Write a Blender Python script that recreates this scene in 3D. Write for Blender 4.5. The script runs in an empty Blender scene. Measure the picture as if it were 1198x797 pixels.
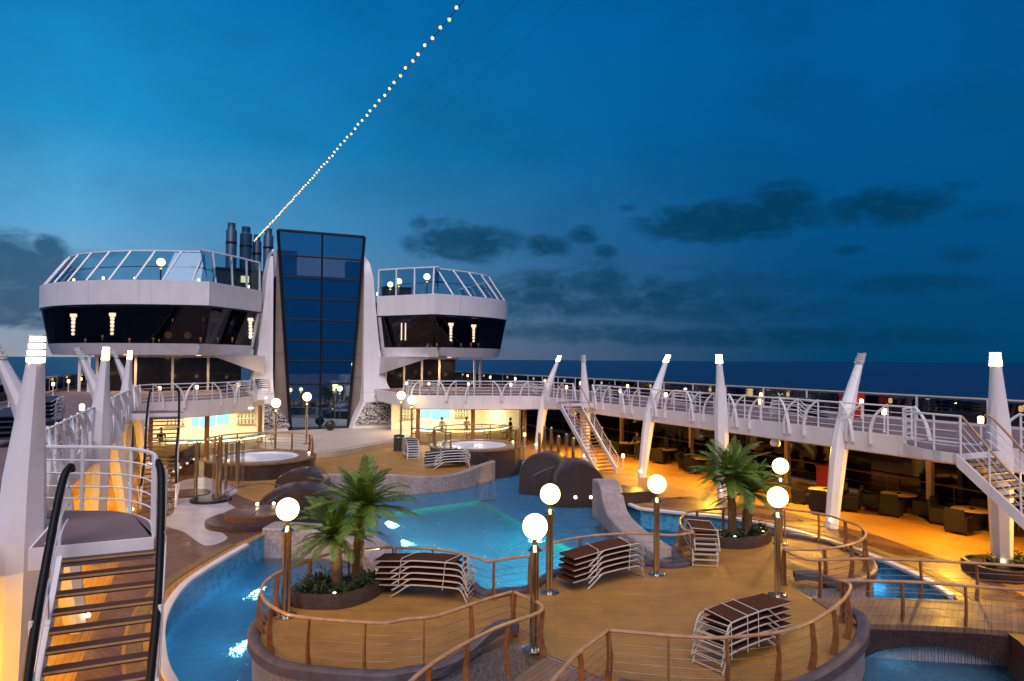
import bpy, bmesh, math, random
from mathutils import Vector, Matrix
random.seed(7)
R = math.radians
S = bpy.context.scene
COL = S.collection

# ------------------------------------------------------------------ helpers
class MB:
    """collects shapes and links them as one mesh object"""
    def __init__(s): s.v = []; s.f = []; s.m = []
    def add(s, vs, fs, mi=0):
        o = len(s.v); s.v += [tuple(v) for v in vs]
        s.f += [tuple(i + o for i in f) for f in fs]; s.m += [mi] * len(fs); return s
    def box(s, x0, x1, y0, y1, z0, z1, mi=0):
        return s.add([(x0,y0,z0),(x1,y0,z0),(x1,y1,z0),(x0,y1,z0),(x0,y0,z1),(x1,y0,z1),(x1,y1,z1),(x0,y1,z1)],
                     [(0,3,2,1),(4,5,6,7),(0,1,5,4),(1,2,6,5),(2,3,7,6),(3,0,4,7)], mi)
    def tube(s, pts, r, n=6, closed=False, mi=0):
        P = [Vector(p) for p in pts]; m = len(P); rings = []
        rr = r if isinstance(r, (list, tuple)) else [r] * m
        ref = None
        for i in range(m):
            if closed: d = P[(i+1) % m] - P[i-1]
            else: d = P[min(i+1, m-1)] - P[max(i-1, 0)]
            d.normalize()
            if ref is None:
                ref = Vector((0,0,1)) if abs(d.z) < .9 else Vector((1,0,0))
            a = ref - d * ref.dot(d)
            if a.length < 1e-4: a = Vector((1,0,0)) - d * d.x
            a.normalize(); ref = a; b = d.cross(a)
            rings.append([P[i] + (a * math.cos(2*math.pi*k/n) + b * math.sin(2*math.pi*k/n)) * rr[i] for k in range(n)])
        vs = [v for g in rings for v in g]; fs = []
        for i in range(m if closed else m-1):
            j = (i+1) % m
            for k in range(n):
                l = (k+1) % n; fs.append((i*n+k, i*n+l, j*n+l, j*n+k))
        if not closed:
            fs.append(tuple(range(n-1, -1, -1))); fs.append(tuple((m-1)*n + k for k in range(n)))
        return s.add(vs, fs, mi)
    def prism(s, poly, z0, z1, mi=0):
        n = len(poly)
        a = sum(poly[i][0]*poly[(i+1)%n][1] - poly[(i+1)%n][0]*poly[i][1] for i in range(n))
        if a < 0: poly = poly[::-1]
        vs = [(x,y,z0) for x,y in poly] + [(x,y,z1) for x,y in poly]
        fs = [tuple(range(n-1,-1,-1)), tuple(range(n,2*n))] + [(i,(i+1)%n,n+(i+1)%n,n+i) for i in range(n)]
        return s.add(vs, fs, mi)
    def lathe(s, prof, c=(0,0,0), n=20, mi=0):
        vs = []; fs = []; m = len(prof)
        for k in range(n):
            a = 2*math.pi*k/n
            vs += [(c[0]+r*math.cos(a), c[1]+r*math.sin(a), c[2]+z) for r,z in prof]
        for k in range(n):
            l = (k+1) % n
            for i in range(m-1): fs.append((k*m+i, l*m+i, l*m+i+1, k*m+i+1))
        return s.add(vs, fs, mi)
    def sphere(s, c, r, n=16, mi=0, sq=1.0):
        h = n//2
        return s.lathe([(max(1e-4, r*math.sin(math.pi*i/h)), -sq*r*math.cos(math.pi*i/h)) for i in range(h+1)], c, n, mi)
    def loft(s, sections, closed=True, caps=False, mi=0):
        n = len(sections[0]); vs = [v for g in sections for v in g]; fs = []
        for i in range(len(sections)-1):
            for k in range(n if closed else n-1):
                l = (k+1) % n; fs.append((i*n+k, i*n+l, (i+1)*n+l, (i+1)*n+k))
        if caps:
            fs.append(tuple(range(n-1,-1,-1))); b = (len(sections)-1)*n; fs.append(tuple(b+k for k in range(n)))
        return s.add(vs, fs, mi)
    def sweep(s, path, sect, closed=False, mi=0):
        """path of (x,y,z); sect of (u sideways-left, v up)"""
        m = len(path); secs = []
        for i in range(m):
            if closed: a, b = path[i-1], path[(i+1) % m]
            else: a, b = path[max(i-1,0)], path[min(i+1,m-1)]
            dx, dy = b[0]-a[0], b[1]-a[1]; l = math.hypot(dx,dy) or 1; nx, ny = -dy/l, dx/l
            secs.append([(path[i][0]+nx*u, path[i][1]+ny*u, path[i][2]+v) for u,v in sect])
        if closed: secs.append(secs[0])
        return s.loft(secs, True, not closed, mi)
    def quad(s, a, b, c, d, mi=0): return s.add([a,b,c,d], [(0,1,2,3)], mi)
    def build(s, name, mats, parent=None, smooth=False, loc=None):
        me = bpy.data.meshes.new(name); me.from_pydata(s.v, [], s.f)
        if not isinstance(mats, (list, tuple)): mats = [mats]
        for m in mats: me.materials.append(m)
        if len(mats) > 1: me.polygons.foreach_set('material_index', s.m)
        bm = bmesh.new(); bm.from_mesh(me); bmesh.ops.recalc_face_normals(bm, faces=bm.faces); bm.to_mesh(me); bm.free()
        if smooth: me.polygons.foreach_set('use_smooth', [True]*len(me.polygons)); me.set_sharp_from_angle(angle=R(40))
        o = bpy.data.objects.new(name, me); COL.objects.link(o)
        if parent: o.parent = parent
        if loc: o.location = loc
        return o

def tag(o, label=None, cat=None, group=None, kind=None):
    for k, v in (('label',label),('category',cat),('group',group),('kind',kind)):
        if v: o[k] = v
    return o
def thing(name, label, cat, loc=(0,0,0), rz=0, group=None):
    o = bpy.data.objects.new(name, None); COL.objects.link(o); o.location = loc; o.rotation_euler = (0,0,rz)
    o.empty_display_size = .1
    return tag(o, label, cat, group)
KIDS = {}
def dup(o, parent=None, skip_lights=False):
    c = o.copy(); COL.objects.link(c)
    if parent: c.parent = parent
    for ch in o.children: dup(ch, c)
    return c
def copy_of(o, label, loc, rz=None, group=None):
    c = dup(o); c.location = loc; c['label'] = label
    if rz is not None: c.rotation_euler = (0,0,rz)
    if group: c['group'] = group
    return c
def spline(pts, k=6, closed=False):
    """Catmull-Rom through points"""
    n = len(pts); out = []
    rng = range(n) if closed else range(n-1)
    for i in rng:
        if closed: p0,p1,p2,p3 = pts[i-1],pts[i],pts[(i+1)%n],pts[(i+2)%n]
        else: p0,p1,p2,p3 = pts[max(i-1,0)],pts[i],pts[i+1],pts[min(i+2,n-1)]
        for j in range(k):
            t = j/k
            out.append(tuple(.5*(2*b+(c-a)*t+(2*a-5*b+4*c-d)*t*t+(-a+3*b-3*c+d)*t**3) for a,b,c,d in zip(p0,p1,p2,p3)))
    if not closed: out.append(tuple(pts[-1]))
    return out
def along(path, step):
    """points and directions spaced evenly along a polyline"""
    P = [Vector(p) for p in path]; L = [0]
    for i in range(1,len(P)): L.append(L[-1]+(P[i]-P[i-1]).length)
    n = max(1, round(L[-1]/step)); out = []; i = 0
    for k in range(n+1):
        d = L[-1]*k/n
        while i < len(P)-2 and L[i+1] < d: i += 1
        seg = L[i+1]-L[i] or 1
        out.append((P[i].lerp(P[i+1], (d-L[i])/seg), (P[i+1]-P[i]).normalized()))
    return out
def inset(poly, d):
    n = len(poly); out = []
    a = sum(poly[i][0]*poly[(i+1)%n][1]-poly[(i+1)%n][0]*poly[i][1] for i in range(n))
    sg = 1 if a > 0 else -1
    for i in range(n):
        p, q = poly[i-1], poly[(i+1)%n]; dx,dy = q[0]-p[0], q[1]-p[1]; l = math.hypot(dx,dy) or 1
        out.append((poly[i][0]-dy/l*d*sg, poly[i][1]+dx/l*d*sg))
    return out
def filled(name, outer, holes, z, mat, parent=None):
    """flat sheet with holes"""
    bm = bmesh.new(); es = []
    for loop in [outer]+holes:
        vs = [bm.verts.new((x,y,z)) for x,y in loop]
        es += [bm.edges.new((vs[i],vs[(i+1)%len(vs)])) for i in range(len(vs))]
    bmesh.ops.triangle_fill(bm, use_beauty=True, use_dissolve=False, edges=es)
    for f in bm.faces:
        if f.normal.z < 0: f.normal_flip()
    me = bpy.data.meshes.new(name); bm.to_mesh(me); bm.free(); me.materials.append(mat)
    o = bpy.data.objects.new(name, me); COL.objects.link(o)
    if parent: o.parent = parent
    return o

# ------------------------------------------------------------------ materials
def nmat(name):
    m = bpy.data.materials.new(name); m.use_nodes = True; nt = m.node_tree
    for n in list(nt.nodes):
        if n.type != 'OUTPUT_MATERIAL': nt.nodes.remove(n)
    return m, nt, nt.nodes['Material Output']
def link(nt, a, b): nt.links.new(a, b)
def coords(nt, scale=(1,1,1), rot=(0,0,0)):
    tc = nt.nodes.new('ShaderNodeTexCoord'); mp = nt.nodes.new('ShaderNodeMapping')
    mp.inputs['Scale'].default_value = scale; mp.inputs['Rotation'].default_value = rot
    link(nt, tc.outputs['Object'], mp.inputs['Vector']); return mp.outputs['Vector']
def mixc(nt, fac, a, b, mode='MIX'):
    n = nt.nodes.new('ShaderNodeMix'); n.data_type = 'RGBA'; n.blend_type = mode
    for s, v in ((n.inputs[0],fac),(n.inputs[6],a),(n.inputs[7],b)):
        if isinstance(v, (int,float)): s.default_value = v
        elif isinstance(v, (tuple,list)): s.default_value = (*v[:3],1)
        else: link(nt, v, s)
    return n.outputs[2]
def ramp(nt, src, a, b, ca=(0,0,0), cb=(1,1,1)):
    n = nt.nodes.new('ShaderNodeValToRGB'); n.color_ramp.elements[0].position = a; n.color_ramp.elements[1].position = b
    n.color_ramp.elements[0].color = (*ca,1); n.color_ramp.elements[1].color = (*cb,1)
    link(nt, src, n.inputs[0]); return n.outputs[0]
def noise(nt, vec, sc, det=3, rough=.55, dist=0):
    n = nt.nodes.new('ShaderNodeTexNoise'); n.inputs['Scale'].default_value = sc; n.inputs['Detail'].default_value = det
    n.inputs['Roughness'].default_value = rough; n.inputs['Distortion'].default_value = dist
    if vec is not None: link(nt, vec, n.inputs['Vector'])
    return n.outputs['Fac']
def bump(nt, h, strength=.3, dist=.02):
    b = nt.nodes.new('ShaderNodeBump'); b.inputs['Strength'].default_value = strength; b.inputs['Distance'].default_value = dist
    link(nt, h, b.inputs['Height']); return b.outputs['Normal']
def pbr(name, col, rough=.5, metal=0, var=.25, sc=3., bmp=0, bsc=30., spec=.5, rot=(0,0,0), scale=(1,1,1), col2=None, lo=.35, hi=.68):
    """surface whose colour wanders with layered noise"""
    m, nt, out = nmat(name); p = nt.nodes.new('ShaderNodeBsdfPrincipled'); v = coords(nt, scale, rot)
    c2 = col2 or tuple(c*(1-var) for c in col)
    f = ramp(nt, noise(nt, v, sc, 5, .6), lo, hi)
    link(nt, mixc(nt, f, c2, col), p.inputs['Base Color'])
    p.inputs['Roughness'].default_value = rough; p.inputs['Metallic'].default_value = metal
    p.inputs['Specular IOR Level'].default_value = spec
    if bmp: link(nt, bump(nt, noise(nt, v, bsc, 3), bmp, .02), p.inputs['Normal'])
    link(nt, p.outputs[0], out.inputs[0]); return m
def emis(name, col, st):
    m, nt, out = nmat(name); e = nt.nodes.new('ShaderNodeEmission'); e.inputs[0].default_value = (*col,1); e.inputs[1].default_value = st
    link(nt, e.outputs[0], out.inputs[0]); return m
def planks(name, col, col2, w=.12, rot=0, rough=.6, gap=.5, seam=(.02,.012,.006)):
    m, nt, out = nmat(name); p = nt.nodes.new('ShaderNodeBsdfPrincipled'); v = coords(nt, (1,1,1), (0,0,rot))
    b = nt.nodes.new('ShaderNodeTexBrick'); link(nt, v, b.inputs['Vector'])
    b.inputs['Scale'].default_value = 1; b.inputs['Brick Width'].default_value = 2.4; b.inputs['Row Height'].default_value = w
    b.inputs['Mortar Size'].default_value = .007; b.inputs['Mortar Smooth'].default_value = .3
    b.inputs['Color1'].default_value = (*col,1); b.inputs['Color2'].default_value = (*col2,1); b.inputs['Mortar'].default_value = (*seam,1)
    f = ramp(nt, noise(nt, v, 1.1, 5, .65), .32, .7)
    c = mixc(nt, f, b.outputs['Color'], tuple(x*.55 for x in col), 'MIX')
    n2 = nt.nodes.new('ShaderNodeMath'); n2.operation='MULTIPLY'; link(nt, f, n2.inputs[0]); n2.inputs[1].default_value=.55
    c = mixc(nt, n2.outputs[0], b.outputs['Color'], tuple(x*.5 for x in col2))
    link(nt, c, p.inputs['Base Color']); link(nt, ramp(nt, noise(nt, v, .9, 3), .3, .7, (rough-.2,)*3, (rough+.15,)*3), p.inputs['Roughness'])
    link(nt, bump(nt, b.outputs['Fac'], -.25, .01), p.inputs['Normal'])
    link(nt, p.outputs[0], out.inputs[0]); return m
def mosaic(name, c1, c2, mortar, size=.06, rough=.35, stretch=1, stain=.35):
    """small glazed tiles of mixed tone"""
    m, nt, out = nmat(name); p = nt.nodes.new('ShaderNodeBsdfPrincipled'); v = coords(nt, (1,1,1/stretch))
    vo = nt.nodes.new('ShaderNodeTexVoronoi'); vo.inputs['Scale'].default_value = 1/size; vo.inputs['Randomness'].default_value = .75; link(nt, v, vo.inputs['Vector'])
    sep = nt.nodes.new('ShaderNodeSeparateColor'); link(nt, vo.outputs['Color'], sep.inputs[0])
    c = mixc(nt, sep.outputs[0], c1, c2)
    e = nt.nodes.new('ShaderNodeTexVoronoi'); e.feature='DISTANCE_TO_EDGE'; e.inputs['Scale'].default_value = 1/size; e.inputs['Randomness'].default_value = .75; link(nt, v, e.inputs['Vector'])
    c = mixc(nt, ramp(nt, e.outputs['Distance'], .03, .09), mortar, c)
    st = ramp(nt, noise(nt, v, .9, 5, .65), .3, .72, (1-stain,)*3, (1,1,1))
    link(nt, mixc(nt, 1, c, st, 'MULTIPLY'), p.inputs['Base Color']); p.inputs['Roughness'].default_value = rough
    link(nt, bump(nt, e.outputs['Distance'], .25, .01), p.inputs['Normal'])
    link(nt, p.outputs[0], out.inputs[0]); return m
def glass(name, tint, refl=.12, rough=.01, gcol=(1,1,1), fres=True):
    m, nt, out = nmat(name); t = nt.nodes.new('ShaderNodeBsdfTransparent'); t.inputs[0].default_value = (*tint,1)
    g = nt.nodes.new('ShaderNodeBsdfGlossy'); g.inputs['Roughness'].default_value = rough; g.inputs[0].default_value = (*gcol,1)
    mx = nt.nodes.new('ShaderNodeMixShader')
    if fres:
        f = nt.nodes.new('ShaderNodeFresnel'); f.inputs[0].default_value = 1.45
        a = nt.nodes.new('ShaderNodeMath'); a.operation='MULTIPLY_ADD'; link(nt, f.outputs[0], a.inputs[0]); a.inputs[1].default_value=1; a.inputs[2].default_value=refl; a.use_clamp=True
        link(nt, a.outputs[0], mx.inputs[0])
    else: mx.inputs[0].default_value = refl
    link(nt, t.outputs[0], mx.inputs[1]); link(nt, g.outputs[0], mx.inputs[2]); link(nt, mx.outputs[0], out.inputs[0]); return m
def water(name, tint, sc=2.2, st=.25):
    m, nt, out = nmat(name); v = coords(nt)
    n1 = noise(nt, v, sc, 4, .55, 1.2); n2 = noise(nt, v, sc*3.7, 3, .55, .8)
    ad = nt.nodes.new('ShaderNodeMath'); ad.operation='MULTIPLY_ADD'; link(nt, n2, ad.inputs[0]); ad.inputs[1].default_value=.55; link(nt, n1, ad.inputs[2])
    nrm = bump(nt, ad.outputs[0], st, .26)
    t = nt.nodes.new('ShaderNodeBsdfRefraction'); t.inputs[0].default_value=(*tint,1); t.inputs['IOR'].default_value=1.33; t.inputs['Roughness'].default_value=.02; link(nt, nrm, t.inputs['Normal'])
    g = nt.nodes.new('ShaderNodeBsdfGlossy'); g.inputs['Roughness'].default_value=.03; link(nt, nrm, g.inputs['Normal'])
    f = nt.nodes.new('ShaderNodeFresnel'); f.inputs[0].default_value=1.33; link(nt, nrm, f.inputs['Normal'])
    mx = nt.nodes.new('ShaderNodeMixShader'); link(nt, f.outputs[0], mx.inputs[0]); link(nt, t.outputs[0], mx.inputs[1]); link(nt, g.outputs[0], mx.inputs[2])
    link(nt, mx.outputs[0], out.inputs[0]); return m

M = {}
M['white'] = pbr('white_paint', (.80,.78,.79), .38, var=.10, sc=.7, bmp=.02, bsc=4)
M['beige_tube'] = pbr('beige_enamel', (.50,.44,.39), .35, var=.15, sc=2)
M['white_tube'] = pbr('white_enamel', (.78,.77,.78), .3, var=.12, sc=2)
def plated(name, col, rough=.38):
    m, nt, out = nmat(name); p = nt.nodes.new('ShaderNodeBsdfPrincipled'); tc = nt.nodes.new('ShaderNodeTexCoord'); sp = nt.nodes.new('ShaderNodeSeparateXYZ'); link(nt, tc.outputs['Object'], sp.inputs[0])
    def mt(op, a, b):
        n = nt.nodes.new('ShaderNodeMath'); n.operation = op
        for i,v in enumerate((a,b)):
            if isinstance(v,(int,float)): n.inputs[i].default_value = v
            else: link(nt, v, n.inputs[i])
        return n.outputs[0]
    seams = []
    for ax,per,ofs in ((0,1.9,.37),(1,2.1,.41)):
        f = mt('FRACT', mt('ADD', mt('DIVIDE', sp.outputs[ax], per), ofs), 0); seams.append(mt('LESS_THAN', f, .010))
    sm = mt('MULTIPLY', mt('MAXIMUM', seams[0], seams[1]), .32)
    v = coords(nt, (1.6,1.6,.22)); v2 = coords(nt)
    run = ramp(nt, noise(nt, v, 1.3, 5, .62), .42, .75); pat = ramp(nt, noise(nt, v2, .6, 4, .6), .35, .7)
    c = mixc(nt, pat, tuple(x*.90 for x in col), col)
    r_ = nt.nodes.new('ShaderNodeMath'); r_.operation='MULTIPLY'; link(nt, run, r_.inputs[0]); r_.inputs[1].default_value=.30
    c = mixc(nt, r_.outputs[0], c, (col[0]*.72,col[1]*.64,col[2]*.56))
    c = mixc(nt, sm, c, (.22,.19,.18)); link(nt, c, p.inputs['Base Color'])
    link(nt, ramp(nt, noise(nt, v2, 1.2, 3), .3, .7, (rough-.1,)*3, (rough+.15,)*3), p.inputs['Roughness'])
    link(nt, bump(nt, noise(nt, v2, .9, 2), .06, .08), p.inputs['Normal'])
    link(nt, p.outputs[0], out.inputs[0]); return m
M['white'] = plated('white_plate_paint', (.82,.79,.80))
M['grey_white'] = pbr('off_white_paint', (.62,.60,.61), .45, var=.14, sc=.6)
M['brown_panel'] = pbr('bronze_cladding', (.30,.235,.20), .4, var=.2, sc=.5)
M['black_frame'] = pbr('black_frame', (.008,.008,.01), .35, var=.2)
M['black_rail'] = pbr('black_handrail', (.006,.005,.006), .5, var=.2, spec=.2)
M['bronze'] = pbr('bronze_wood', (.30,.12,.04), .36, var=.45, sc=6)
M['rail_wood'] = pbr('varnished_handrail', (.50,.27,.13), .32, var=.35, sc=5)
M['steel'] = pbr('steel_wire', (.6,.58,.56), .25, metal=1, var=.15)
M['wire'] = pbr('dull_wire', (.22,.17,.14), .5, metal=.6, var=.2)
M['chrome'] = pbr('polished_post', (.72,.6,.42), .16, metal=1, var=.3, sc=2)
M['island_floor'] = planks('island_boards', (.385,.188,.038), (.335,.16,.031), .11, R(28), .62, seam=(.10,.055,.022))
M['deck_teak'] = planks('deck_boards', (.42,.205,.035), (.36,.17,.028), .14, R(90), .6, seam=(.1,.05,.02))
M['dark_teak'] = planks('wet_boards', (.15,.065,.035), (.11,.048,.028), .13, R(62), .42)
M['bridge_teak'] = planks('bridge_boards', (.24,.14,.085), (.18,.10,.06), .13, R(-30), .55)
M['upper_floor'] = pbr('upper_deck_carpet', (.19,.12,.115), .8, var=.25, sc=1.2)
M['step'] = pbr('stair_tread', (.085,.036,.026), .6, var=.3, sc=4)
M['nosing'] = pbr('stair_nosing', (.45,.27,.12), .4, var=.2)
M['stage'] = pbr('stage_stone', (.5,.40,.31), .45, var=.15, sc=.8)
M['coping'] = pbr('coping_rubber', (.10,.075,.085), .5, var=.4, sc=5, bmp=.2, bsc=60)
M['wall_stone'] = mosaic('pale_mosaic', (.48,.40,.38), (.33,.27,.27), (.24,.2,.2), .07, .45, 2.2)
M['dark_stone'] = mosaic('dark_mosaic', (.085,.05,.045), (.045,.028,.03), (.02,.014,.016), .06, .32)
M['island_side'] = mosaic('island_mosaic', (.42,.34,.31), (.27,.215,.20), (.18,.145,.14), .06, .4, 2.4)
M['tile_river'] = mosaic('river_tile', (.07,.40,.68), (.02,.22,.48), (.12,.42,.62), .22, .35, stain=.2)
M['tile_shallow'] = mosaic('shallow_tile', (.14,.42,.74), (.06,.26,.56), (.2,.46,.68), .16, .35, stain=.15)
M['tile_pool'] = mosaic('pool_tile', (.04,.62,.44), (.01,.42,.29), (.10,.64,.5), .24, .35, stain=.1)
M['lip'] = pbr('white_pool_edge', (.66,.64,.66), .4, var=.15, sc=2)
M['wet_white'] = pbr('wet_white_deck', (.46,.43,.50), .35, var=.3, sc=1.4)
M['water'] = water('pool_water', (.80,.96,.98), 2.4, .8)
M['river_water'] = water('river_water', (.72,.90,.97), 2.6, .22)
M['spa_water'] = pbr('spa_water', (.50,.56,.68), .35, var=.2, sc=4, bmp=.25, bsc=6)
M['globe'] = emis('lamp_globe', (1,.72,.26), 6.5)
M['bulb'] = emis('warm_bulb', (1,.58,.20), 7)
M['bulb_small'] = emis('string_bulb', (1,.58,.22), 2.6)
M['louvre'] = emis('pole_louvre_glow', (1,.78,.45), 9)
M['footlight'] = emis('foot_light', (1,.76,.4), 9)
M['bar_glow'] = emis('bar_cove_light', (1,.80,.38), 4.0)
M['cyan'] = emis('cyan_backlit_panel', (.30,.86,.95), 1.5)
M['lens'] = emis('underwater_lens', (.4,.9,1), .9)
M['shelf_glow'] = emis('lit_shelf', (1,.86,.50), 1.2)
M['white_glow'] = emis('crystal_glow', (1,.93,.80), 13)
M['amber_glow'] = emis('amber_table_lamp', (1,.5,.12), .5)
M['red_dot'] = emis('small_red_glow', (1,.42,.16), 3)
M['bar_wall'] = pbr('cream_bar_wall', (.80,.72,.52), .5, var=.1, sc=.6)
M['bar_top'] = pbr('teal_glass_edge', (.05,.26,.22), .12, var=.2)
M['bar_front'] = pbr('bar_front', (.62,.50,.33), .45, var=.2, sc=1)
M['orange_post'] = pbr('brown_column', (.36,.17,.06), .45, var=.25, sc=2)
M['yellow_post'] = pbr('cream_post', (.62,.50,.3), .5, var=.15)
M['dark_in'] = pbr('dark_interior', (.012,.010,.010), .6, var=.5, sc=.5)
M['pod_glass'] = glass('smoked_window', (.30,.27,.25), .06, .01, (.7,.75,.85), False)
M['screen_glass'] = glass('windscreen_glass', (.42,.60,.70), .07, .01, (.7,.85,1), False)
M['rail_glass'] = glass('dark_rail_glass', (.16,.15,.18), .08, .02, (1,1,1), False)
M['rod_glass'] = glass('clear_rod', (.8,.8,.75), .25, .03, (1,1,1), False)
M['lower_glass'] = pbr('black_glass', (.01,.009,.009), .06, var=.3)
M['wicker'] = pbr('dark_wicker', (.012,.009,.008), .7, var=.5, sc=22, bmp=.5, bsc=60)
M['table_top'] = pbr('table_top', (.50,.33,.12), .35, var=.2, sc=3)
M['red'] = pbr('red_box_paint', (.45,.03,.03), .45, var=.2)
M['leaf'] = pbr('palm_leaf', (.17,.26,.018), .5, var=.5, sc=3, col2=(.05,.11,.014))
M['dry_leaf'] = pbr('dry_frond', (.17,.10,.035), .8, var=.5, sc=5)
M['leaf_dark'] = pbr('shrub_leaf', (.05,.085,.02), .5, var=.5, sc=6)
M['trunk'] = pbr('palm_trunk', (.20,.115,.06), .85, var=.5, sc=4, scale=(.6,.6,5), bmp=.6, bsc=8)
M['soil'] = pbr('planter_soil', (.03,.022,.016), .9, var=.4, sc=8)
M['planter'] = mosaic('planter_mosaic', (.10,.065,.05), (.06,.04,.035), (.03,.02,.02), .05, .5)
M['sling'] = pbr('brown_sling', (.085,.030,.016), .9, spec=.1, var=.3, sc=12, bmp=.3, bsc=90)
M['sling_blue'] = pbr('navy_sling', (.02,.03,.06), .75, var=.3, sc=12)
M['strap'] = pbr('white_strap', (.6,.56,.52), .6, var=.1)
M['funnel'] = pbr('funnel_paint', (.02,.07,.14), .4, var=.25, sc=1)
M['mesh_grille'] = None
M['skin'] = pbr('skin', (.42,.24,.16), .55, var=.1)
M['shirt_white'] = pbr('white_shirt', (.7,.68,.64), .7, var=.1)
M['cloth_dark'] = pbr('dark_clothes', (.03,.03,.035), .8, var=.3)
M['hair'] = pbr('dark_hair', (.02,.014,.01), .6, var=.3)
M['cable'] = pbr('dark_cable', (.02,.02,.025), .5)
M['hull'] = pbr('hull_paint', (.7,.7,.72), .5, var=.1, sc=.2)
M['gutter'] = pbr('gutter_grate', (.20,.13,.05), .6, var=.4, sc=6)

def sea_mat():
    m, nt, out = nmat('sea_water'); p = nt.nodes.new('ShaderNodeBsdfPrincipled'); v = coords(nt, (1,1.0,1))
    p.inputs['Roughness'].default_value=.32; p.inputs['Specular IOR Level'].default_value=.35
    n1 = noise(nt, v, .05, 6, .65, .5); n2 = noise(nt, v, .35, 4, .6)
    ad = nt.nodes.new('ShaderNodeMath'); ad.operation='MULTIPLY_ADD'; link(nt, n2, ad.inputs[0]); ad.inputs[1].default_value=.25; link(nt, n1, ad.inputs[2])
    link(nt, mixc(nt, ramp(nt, noise(nt, v, .02, 8, .75), .38, .64), (.0008,.006,.032), (.003,.018,.085)), p.inputs['Base Color']); link(nt, bump(nt, ad.outputs[0], 1, 9), p.inputs['Normal']); link(nt, p.outputs[0], out.inputs[0]); return m
M['sea'] = sea_mat()
def tower_glass(name, see, base):
    m, nt, out = nmat(name); g = nt.nodes.new('ShaderNodeBsdfGlossy'); g.inputs['Roughness'].default_value=.012; g.inputs[0].default_value=(.50,.74,1.0,1)
    v = coords(nt); link(nt, bump(nt, noise(nt, v, .45, 1), .03, .05), g.inputs['Normal'])
    d = nt.nodes.new('ShaderNodeBsdfDiffuse'); d.inputs[0].default_value=(*base,1)
    t = nt.nodes.new('ShaderNodeBsdfTransparent'); t.inputs[0].default_value=(.28,.42,.52,1)
    m1 = nt.nodes.new('ShaderNodeMixShader'); m1.inputs[0].default_value=see; link(nt, d.outputs[0], m1.inputs[1]); link(nt, t.outputs[0], m1.inputs[2])
    m2 = nt.nodes.new('ShaderNodeMixShader'); m2.inputs[0].default_value=.46; link(nt, m1.outputs[0], m2.inputs[1]); link(nt, g.outputs[0], m2.inputs[2])
    link(nt, m2.outputs[0], out.inputs[0]); return m
M['tower_glass'] = tower_glass('tower_blue_glass', .0, (.004,.012,.03))
M['tower_glass_top'] = tower_glass('tower_clear_glass', .75, (.01,.03,.06))
def mural_mat():
    m, nt, out = nmat('black_white_mural'); p = nt.nodes.new('ShaderNodeBsdfPrincipled'); v = coords(nt, (1,1,2.2))
    f = noise(nt, v, 1.9, 4, .6, 2.2)
    c = ramp(nt, f, .47, .53, (.012,.010,.010), (.55,.5,.47)); link(nt, c, p.inputs['Base Color']); p.inputs['Roughness'].default_value=.5
    link(nt, p.outputs[0], out.inputs[0]); return m
M['mural'] = mural_mat()
def grille_mat():
    m, nt, out = nmat('grey_mesh'); v = coords(nt, (1,1,1)); p = nt.nodes.new('ShaderNodeBsdfPrincipled'); p.inputs['Base Color'].default_value=(.32,.30,.32,1)
    b = nt.nodes.new('ShaderNodeTexVoronoi'); b.inputs['Scale'].default_value=26; b.inputs['Randomness'].default_value=0; link(nt, v, b.inputs['Vector'])
    t = nt.nodes.new('ShaderNodeBsdfTransparent'); mx = nt.nodes.new('ShaderNodeMixShader')
    link(nt, ramp(nt, b.outputs['Distance'], .36, .44, (0,0,0),(1,1,1)), mx.inputs[0]); link(nt, t.outputs[0], mx.inputs[1]); link(nt, p.outputs[0], mx.inputs[2])
    link(nt, mx.outputs[0], out.inputs[0]); return m
M['mesh_grille'] = grille_mat()

def lamp(name, kind, loc, power, col, parent=None, size=.2, aim=None, cone=120, blend=.6):
    L = bpy.data.lights.new(name, kind); L.energy = power; L.color = col
    if kind == 'POINT': L.shadow_soft_size = size
    if kind == 'SPOT': L.spot_size = R(cone); L.spot_blend = blend; L.shadow_soft_size = size
    if kind == 'AREA': L.shape = 'DISK'; L.size = size
    o = bpy.data.objects.new(name, L); COL.objects.link(o); o.location = loc
    if parent: o.parent = parent
    if aim: o.rotation_euler = Vector(aim).to_track_quat('-Z','Y').to_euler()
    return o

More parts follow.
